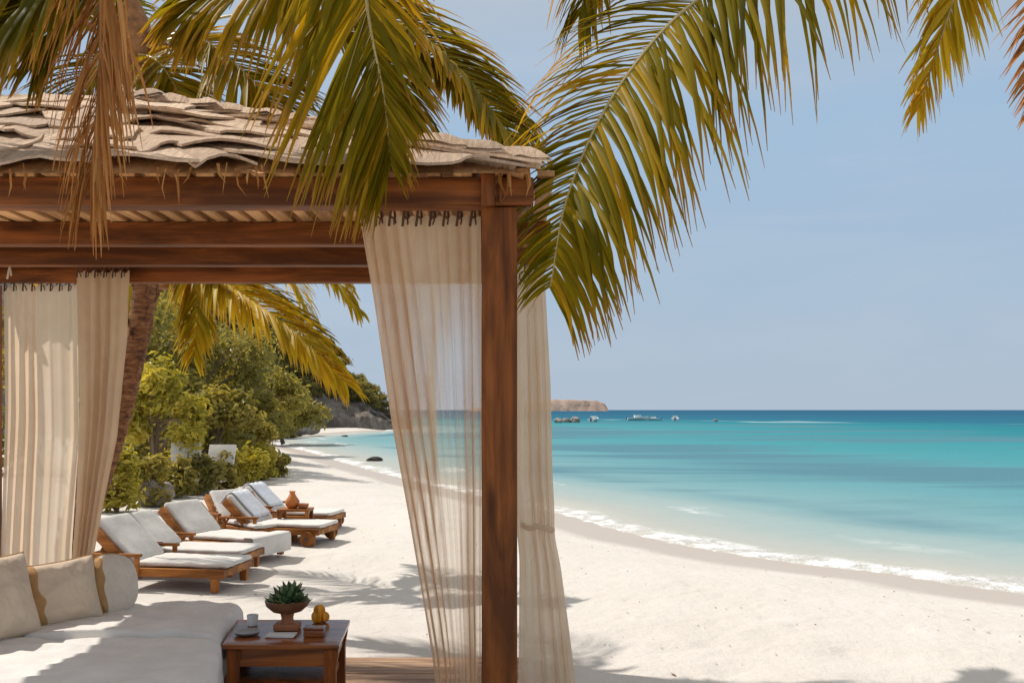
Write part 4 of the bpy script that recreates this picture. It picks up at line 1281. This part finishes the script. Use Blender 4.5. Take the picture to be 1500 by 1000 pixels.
# low stand with an orange jug beside the last lounger
sp_ = G(432, 768, 0); sp_.y = 11.95; sp_.x = (433 - 750) / F * 11.95
st = thing('low_stand', 'low wooden stand between the two wheeled loungers', 'stand', sp_)
m = MB(); m.box((-.2, -.16, .34), (.2, .16, .37), .005); m.build('table_top', M['teak'], st, world=False)
for (a, b) in ((-.17, -.13), (.17, -.13), (-.17, .13), (.17, .13)):
    m = MB(); m.box((a - .022, b - .022, -.01), (a + .022, b + .022, .34), .004); m.build('leg', M['teakz'], st, world=False)
m = MB(); m.lathe([(.05, 0), (.085, .04), (.09, .09), (.05, .15), (.03, .19), (.042, .215)], 18, sp_ + Vector((-.04, 0, .371)))
tag(m.build('jug', M['orange']), 'orange clay jug on the low stand among the loungers', 'jug')
m = MB(); m.lathe([(.04, 0), (.065, .02), (.075, .06), (.07, .062), (.03, .03)], 16, sp_ + Vector((.10, -.03, .371)))
tag(m.build('bowl', M['terracotta']), 'small brown bowl beside the orange jug', 'bowl')

# ------------------------------------------------------------------ shrubs, trees, rocks along the beach
SG = 'shrubs edging the sand behind the loungers'
def gp(px, py): return G(px, py, 0)
shr = [(172, 748, 1.15, 1.1, 'leaf_lime', 'lime green shrub beside the curtain, leftmost of the beach shrubs'),
       (212, 738, .95, 1.1, 'leaf_olive', 'olive shrub behind the grey stone block'),
       (252, 728, .85, 1.0, 'leaf_olive', 'low dull olive shrub right of the grey stone block'),
       (290, 722, .80, 1.1, 'leaf_dark', 'dark green shrub in front of the white beach chairs'),
       (322, 716, .75, 1.0, 'leaf_olive', 'straggly olive shrub left of the bright yellow-green one'),
       (352, 709, .98, 1.15, 'leaf_lime', 'bright yellow-green rounded shrub near the end of the row'),
       (382, 702, .85, .9, 'leaf_lime', 'small yellow-green shrub next to last towards the sea'),
       (404, 698, .60, .7, 'leaf_olive', 'smallest olive shrub at the seaward end of the row')]
for i, (px, py, h, w, mt, lb) in enumerate(shr):
    shrub('shrub', lb, gp(px, py), h, w, M[mt], 1700, .13 if i < 4 else .14, 200 + i, SG)
def boulder(name, label, c, r, mat, seed, group=None, cat='rock', sink=.3):
    bm = bmesh.new(); bmesh.ops.create_icosphere(bm, subdivisions=4, radius=1)
    vs = []
    for v in bm.verts:
        p = v.co.copy(); k = 1 + .30 * nz(p, 1.1, seed) + .14 * nz(p, 2.7, seed) + .06 * nz(p, 6, seed)
        vs.append(Vector((p.x * r[0] * k, p.y * r[1] * k, p.z * r[2] * k)) + Vector((0, 0, r[2] * (1 - sink))))
    fs = [tuple(v.index for v in f.verts) for f in bm.faces]; bm.free()
    m = MB(); m.add(vs, fs)
    o = m.build(name, mat, angle=60); o.location = c
    tag(o, label, cat, group); return o
boulder('stone_block', 'grey stone block among the shrubs by the curtain', gp(224, 738), (.24, .2, .26), M['boulder'], 3)
boulder('stone_block', 'small rough stone left of the dark green shrub', gp(241, 733), (.17, .15, .19), M['boulder'], 6)
RG = 'boulders at the far end of the beach'
for i, (px, py, r, lb) in enumerate([(384, 640, 1.0, 'pale boulder at the foot of the trees where the bay turns'), (402, 637, 1.3, 'larger pinkish boulder just right of the tree foot'),
                                  (425, 635.5, 1.2, 'low boulder in the middle of the far beach'), (446, 633.5, 1.0, 'flat boulder on the far beach towards the cliff')]):
    p = gp(px, py); boulder('boulder', lb, p, (r, r * .8, r * .55), M['boulder'], 20 + i, RG)
for (px, py, r, lb) in ((549, 675, .27, 'dark rock awash near the surf seen left of the sheer curtain'), (505, 640, .24, 'small dark rock out in the far bay')):
    p = G(px, py, ZW); boulder('sea_rock', lb, p, (r, r * .6, r * .4), M['darkrock'], int(px), None, sink=.55)
# white beach chairs half hidden by the shrubs
def beach_chair():
    r = empty('beach_chair')
    Mx = Matrix.Translation((0, .25, .34)) @ Matrix.Rotation(R(-20), 4, 'X')
    m = MB(); m.box((-.28, -.3, .3), (.28, .27, .345), .01); m.build('seat', M['pad'], r, world=False)
    m = MB(); m.box((-.28, 0, .03), (.28, .045, .72), .02, Mx); m.build('backrest', M['pad'], r, world=False)
    for (a, b) in ((-.25, -.26), (.25, -.26), (-.25, .22), (.25, .22)):
        m = MB(); m.box((a - .02, b - .02, -.02), (a + .02, b + .02, .3), .004); m.build('leg', M['teakz'], r, world=False)
    return r
bc = beach_chair(); bc.location = Vector(((270 - 750) / F * 18.2, 18.2, -.05)); bc.rotation_euler = (0, 0, R(15)); tag(bc, 'white beach chair behind the dark shrub, the left one', 'chair', 'white chairs among the shrubs')
b2 = copy_tree(bc); b2.location = Vector(((312 - 750) / F * 19.0, 19.0, -.12)); b2.rotation_euler = (0, 0, R(-5)); tag(b2, 'white beach chair behind the dark shrub, the right one', 'chair', 'white chairs among the shrubs')

TG = 'trees along the back of the beach'
def tp(px, d): return Vector(((px - 750) / F * d, d, 0))
trees = [
    (222, 19, 520, 1.7, 'leaf_lime', 3600, .17, 'light yellow-green tree just right of the palm trunk'),
    (275, 24, 470, 3.2, 'leaf_dark', 4800, .19, 'dark tree behind the light yellow-green one'),
    (300, 22, 560, 1.8, 'leaf_olive', 3400, .17, 'leafy olive tree with a bent trunk over the white chairs'),
    (345, 26, 530, 2.2, 'leaf_olive', 4200, .19, 'olive tree above the bright yellow-green shrub'),
    (330, 31, 470, 3.4, 'leaf_dark', 4200, .22, 'tall dark tree in the middle of the grove'),
    (385, 38, 535, 3.2, 'leaf_olive', 3800, .26, 'olive tree at the seaward edge of the grove'),
    (180, 27, 400, 4.5, 'leaf_dark', 5000, .22, 'tall dark tree behind the leaning palm trunk'),
    (230, 33, 420, 5.0, 'leaf_olive', 5000, .25, 'tall olive tree at the back of the grove'),
    (415, 50, 548, 4.0, 'leaf_olive', 3600, .32, 'rounded tree where the beach bends'),
    (60, 24, 430, 4.5, 'leaf_dark', 3600, .22, 'dark tree behind the wide left curtain'),
]
for i, (px, d, ty, w, mt, n, sz, lb) in enumerate(trees):
    b = tp(px, d); h = P(px, ty, d).z
    broad_tree('broadleaf_tree', lb, 'tree', b, h, w, M[mt], n, sz, 300 + i, TG, lean=(random.uniform(-.2, .3), 0), low=.02 if d < 30 else .1)
# undergrowth at the trees' feet
for i, (px, d, h, w, lb) in enumerate([(245, 21.5, 1.4, 2.2, 'dark undergrowth bush below the light tree'), (310, 24.5, 1.3, 2.4, 'dark undergrowth bush behind the white chairs'), (362, 29, 1.5, 2.4, 'dark undergrowth bush at the edge of the sand')]):
    shrub('undergrowth_bush', lb, tp(px, d), h, w, M['leaf_dark'], 1800, .2, 400 + i, 'bushes under the trees')
# trees on the headland
hrand = random.Random(77)
HG = 'small trees covering the headland'
def hv(i, j): return HV[i * HNV + j]
k = 0
spots = []
for i in range(6, 218, 5):
    for jj in (25, 22, 19, 16, 11, 6):
        if i < 84 and jj < (11 if i > 70 else 16 if i > 46 else 19 if i > 30 else 24): continue          # bare cliff
        if i < 18: continue
        ii = min(219, max(0, i + hrand.randint(-1, 1))); j = min(25, jj + hrand.randint(-1, 0))
        spots.append((ii, j))
words = {0: 'crest', 1: 'slope'}
FT = []
for v in range(4):
    FT.append(None)
for q, (i, j) in enumerate(spots):
    p = hv(i, j)
    px = 750 + p.x / p.y * F
    if px < 150: continue
    v = hrand.randrange(4)
    sc_ = hrand.uniform(.75, 1.15) * (.42 if i < 40 else .62 if i < 88 else .95)
    lb = 'wind-bent scrub tree on the green %s of the headland above the cliff' % ('crest' if j > 19 else 'slope')
    if FT[v] is None:
        t = broad_tree('headland_tree', lb, 'tree', (0, 0, 0), 3.0, 3.4, M['leaf_far'], 950, .42, 500 + v, HG, low=-.05)
        FT[v] = t
    else:
        t = copy_tree(FT[v]); tag(t, lb, 'tree', HG)
    t.location = p - Vector((0, 0, .3 if i < 88 else .6)); t.scale = (sc_,) * 3; t.rotation_euler = (0, 0, hrand.uniform(0, 6.28))

# ------------------------------------------------------------------ boats and rocks by the reef
def make_boat():
    r = empty('motor_boat')
    n, k = 14, 7
    vs = []
    for i in range(n):
        t = i / (n - 1); w = .85 * (1 - max(0, (t - .45) / .55) ** 2.2); w = max(w, .02)
        sh = .55 + .35 * t * t
        for j in range(k):
            a = -1 + 2 * j / (k - 1)
            vs.append((-2.2 + 4.4 * t, a * w, sh * abs(a) ** 2.2 - .22 * (1 - abs(a)) * (1 - t)))
    fs = [(i * k + j, (i + 1) * k + j, (i + 1) * k + j + 1, i * k + j + 1) for i in range(n - 1) for j in range(k - 1)] + [tuple(range(k))]
    m = MB(); m.add(vs, fs); m.build('hull', M['boat'], r, world=False)
    m = MB(); m.box((-.7, -.5, .35), (.7, .5, 1.05), .08); m.build('cabin', M['boat'], r, world=False)
    m = MB(); m.box((-.75, -.56, 1.055), (.6, .56, 1.12), .02); m.build('canopy', M['boat'], r, world=False)
    m = MB(); m.box((.705, -.42, .7), (.72, .42, 1.0), .004); m.build('windscreen', M['boat_trim'], r, world=False)
    m = MB(); m.box((-2.42, -.14, .1), (-2.2, .14, .85), .04); m.build('outboard_motor', M['boat_trim'], r, world=False)
    return r
BG = 'white boats moored by the reef'
bt = make_boat()
for i, (px, py, rz, s, lb) in enumerate([(870, 617.5, 70, 0.8, 'small white boat, nearest to the pale reef rocks'), (934, 615.5, 5, 0.85, 'long white boat, left one of the pair at mid reef'),
                                   (957, 615.5, 160, 0.6, 'white boat, right one of the pair at mid reef'), (989, 616, 80, 0.75, 'white boat lying alone at the right of the others')]):
    o = bt if i == 0 else copy_tree(bt)
    o.location = G(px, py, ZW); o.rotation_euler = (0, 0, R(rz)); o.scale = (s,) * 3; tag(o, lb, 'boat', BG)
for i, (px, py, r, lb) in enumerate([(818, 619, .6, 'brown reef rock nearest the narrow curtain'), (829, 618.5, .55, 'low brown reef rock between two others'), (843, 618.5, .75, 'largest pale reef rock, right of the brown ones'), (1048, 617, .35, 'tiny pale rock far out on the reef line')]):
    boulder('reef_rock', lb, G(px, py, ZW), (r, r * .7, r * .75), M['boulder'], 60 + i, 'rocks on the reef', sink=.5)

# ------------------------------------------------------------------ light, sky, camera
SUN_AZ = Vector((-1.0, .50))      # towards the sun, in plan
SUN_EL = 50
w = bpy.data.worlds.new('World'); S.world = w; w.use_nodes = True
nt = w.node_tree
bg = nt.nodes['Background']
sky = nt.nodes.new('ShaderNodeTexSky'); sky.sky_type = 'NISHITA'; sky.sun_disc = False
sky.sun_elevation = R(SUN_EL)
sky.sun_rotation = math.atan2(SUN_AZ.x, SUN_AZ.y)
sky.air_density = 1.0; sky.dust_density = .4; sky.ozone_density = 1.2; sky.altitude = 0
bg.inputs[1].default_value = .10
# humid tropical air: the clear sky thins to an even pale blue towards the horizon
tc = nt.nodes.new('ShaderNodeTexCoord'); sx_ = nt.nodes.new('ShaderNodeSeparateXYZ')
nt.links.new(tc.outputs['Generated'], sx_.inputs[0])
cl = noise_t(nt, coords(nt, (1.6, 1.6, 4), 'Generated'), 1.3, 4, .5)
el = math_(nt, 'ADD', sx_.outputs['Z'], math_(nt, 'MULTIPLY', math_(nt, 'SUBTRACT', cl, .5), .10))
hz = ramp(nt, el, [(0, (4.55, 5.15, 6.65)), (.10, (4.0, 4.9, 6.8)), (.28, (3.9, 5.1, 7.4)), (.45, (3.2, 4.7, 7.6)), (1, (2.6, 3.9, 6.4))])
for e_, c_ in zip(hz.color_ramp.elements, [(3.95, 4.75, 5.7), (3.65, 4.72, 5.9), (3.3, 4.7, 6.35), (4.6, 5.0, 5.5), (8.2, 7.8, 7.1)]): e_.color = (*[x / 10 for x in c_], 1)  # upper stops: warm brightness added to the unseen dome to lift the shade
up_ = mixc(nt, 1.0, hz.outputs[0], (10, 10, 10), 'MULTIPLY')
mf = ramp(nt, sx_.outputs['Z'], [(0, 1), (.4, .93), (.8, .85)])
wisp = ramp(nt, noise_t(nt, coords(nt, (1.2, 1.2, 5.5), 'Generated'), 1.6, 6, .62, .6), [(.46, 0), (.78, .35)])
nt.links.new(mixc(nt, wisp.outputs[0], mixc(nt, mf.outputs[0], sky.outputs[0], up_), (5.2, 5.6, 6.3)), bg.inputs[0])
sl = bpy.data.lights.new('sun', 'SUN'); sl.energy = 3.75; sl.angle = R(.6); sl.color = (1, .95, .88)
so = bpy.data.objects.new('sun', sl); COL.objects.link(so)
dv = Vector((SUN_AZ.x, SUN_AZ.y, 0)).normalized() * math.cos(R(SUN_EL)) + Vector((0, 0, math.sin(R(SUN_EL))))
so.rotation_euler = dv.to_track_quat('Z', 'Y').to_euler()
so.location = dv * 30
cam = bpy.data.cameras.new('camera'); cam.sensor_width = 36; cam.lens = 36 * F / 1500; cam.shift_y = 100 / 1500
cam.clip_start = .05; cam.clip_end = 30000
co = bpy.data.objects.new('camera', cam); COL.objects.link(co)
co.location = (0, 0, CAMZ); co.rotation_euler = (R(90), 0, 0)
S.camera = co
S.view_settings.view_transform = 'Standard'; S.view_settings.look = 'None'; S.view_settings.gamma = 1; S.view_settings.exposure = .15
S.render.engine = 'CYCLES'
S.cycles.max_bounces = 8; S.cycles.transparent_max_bounces = 24
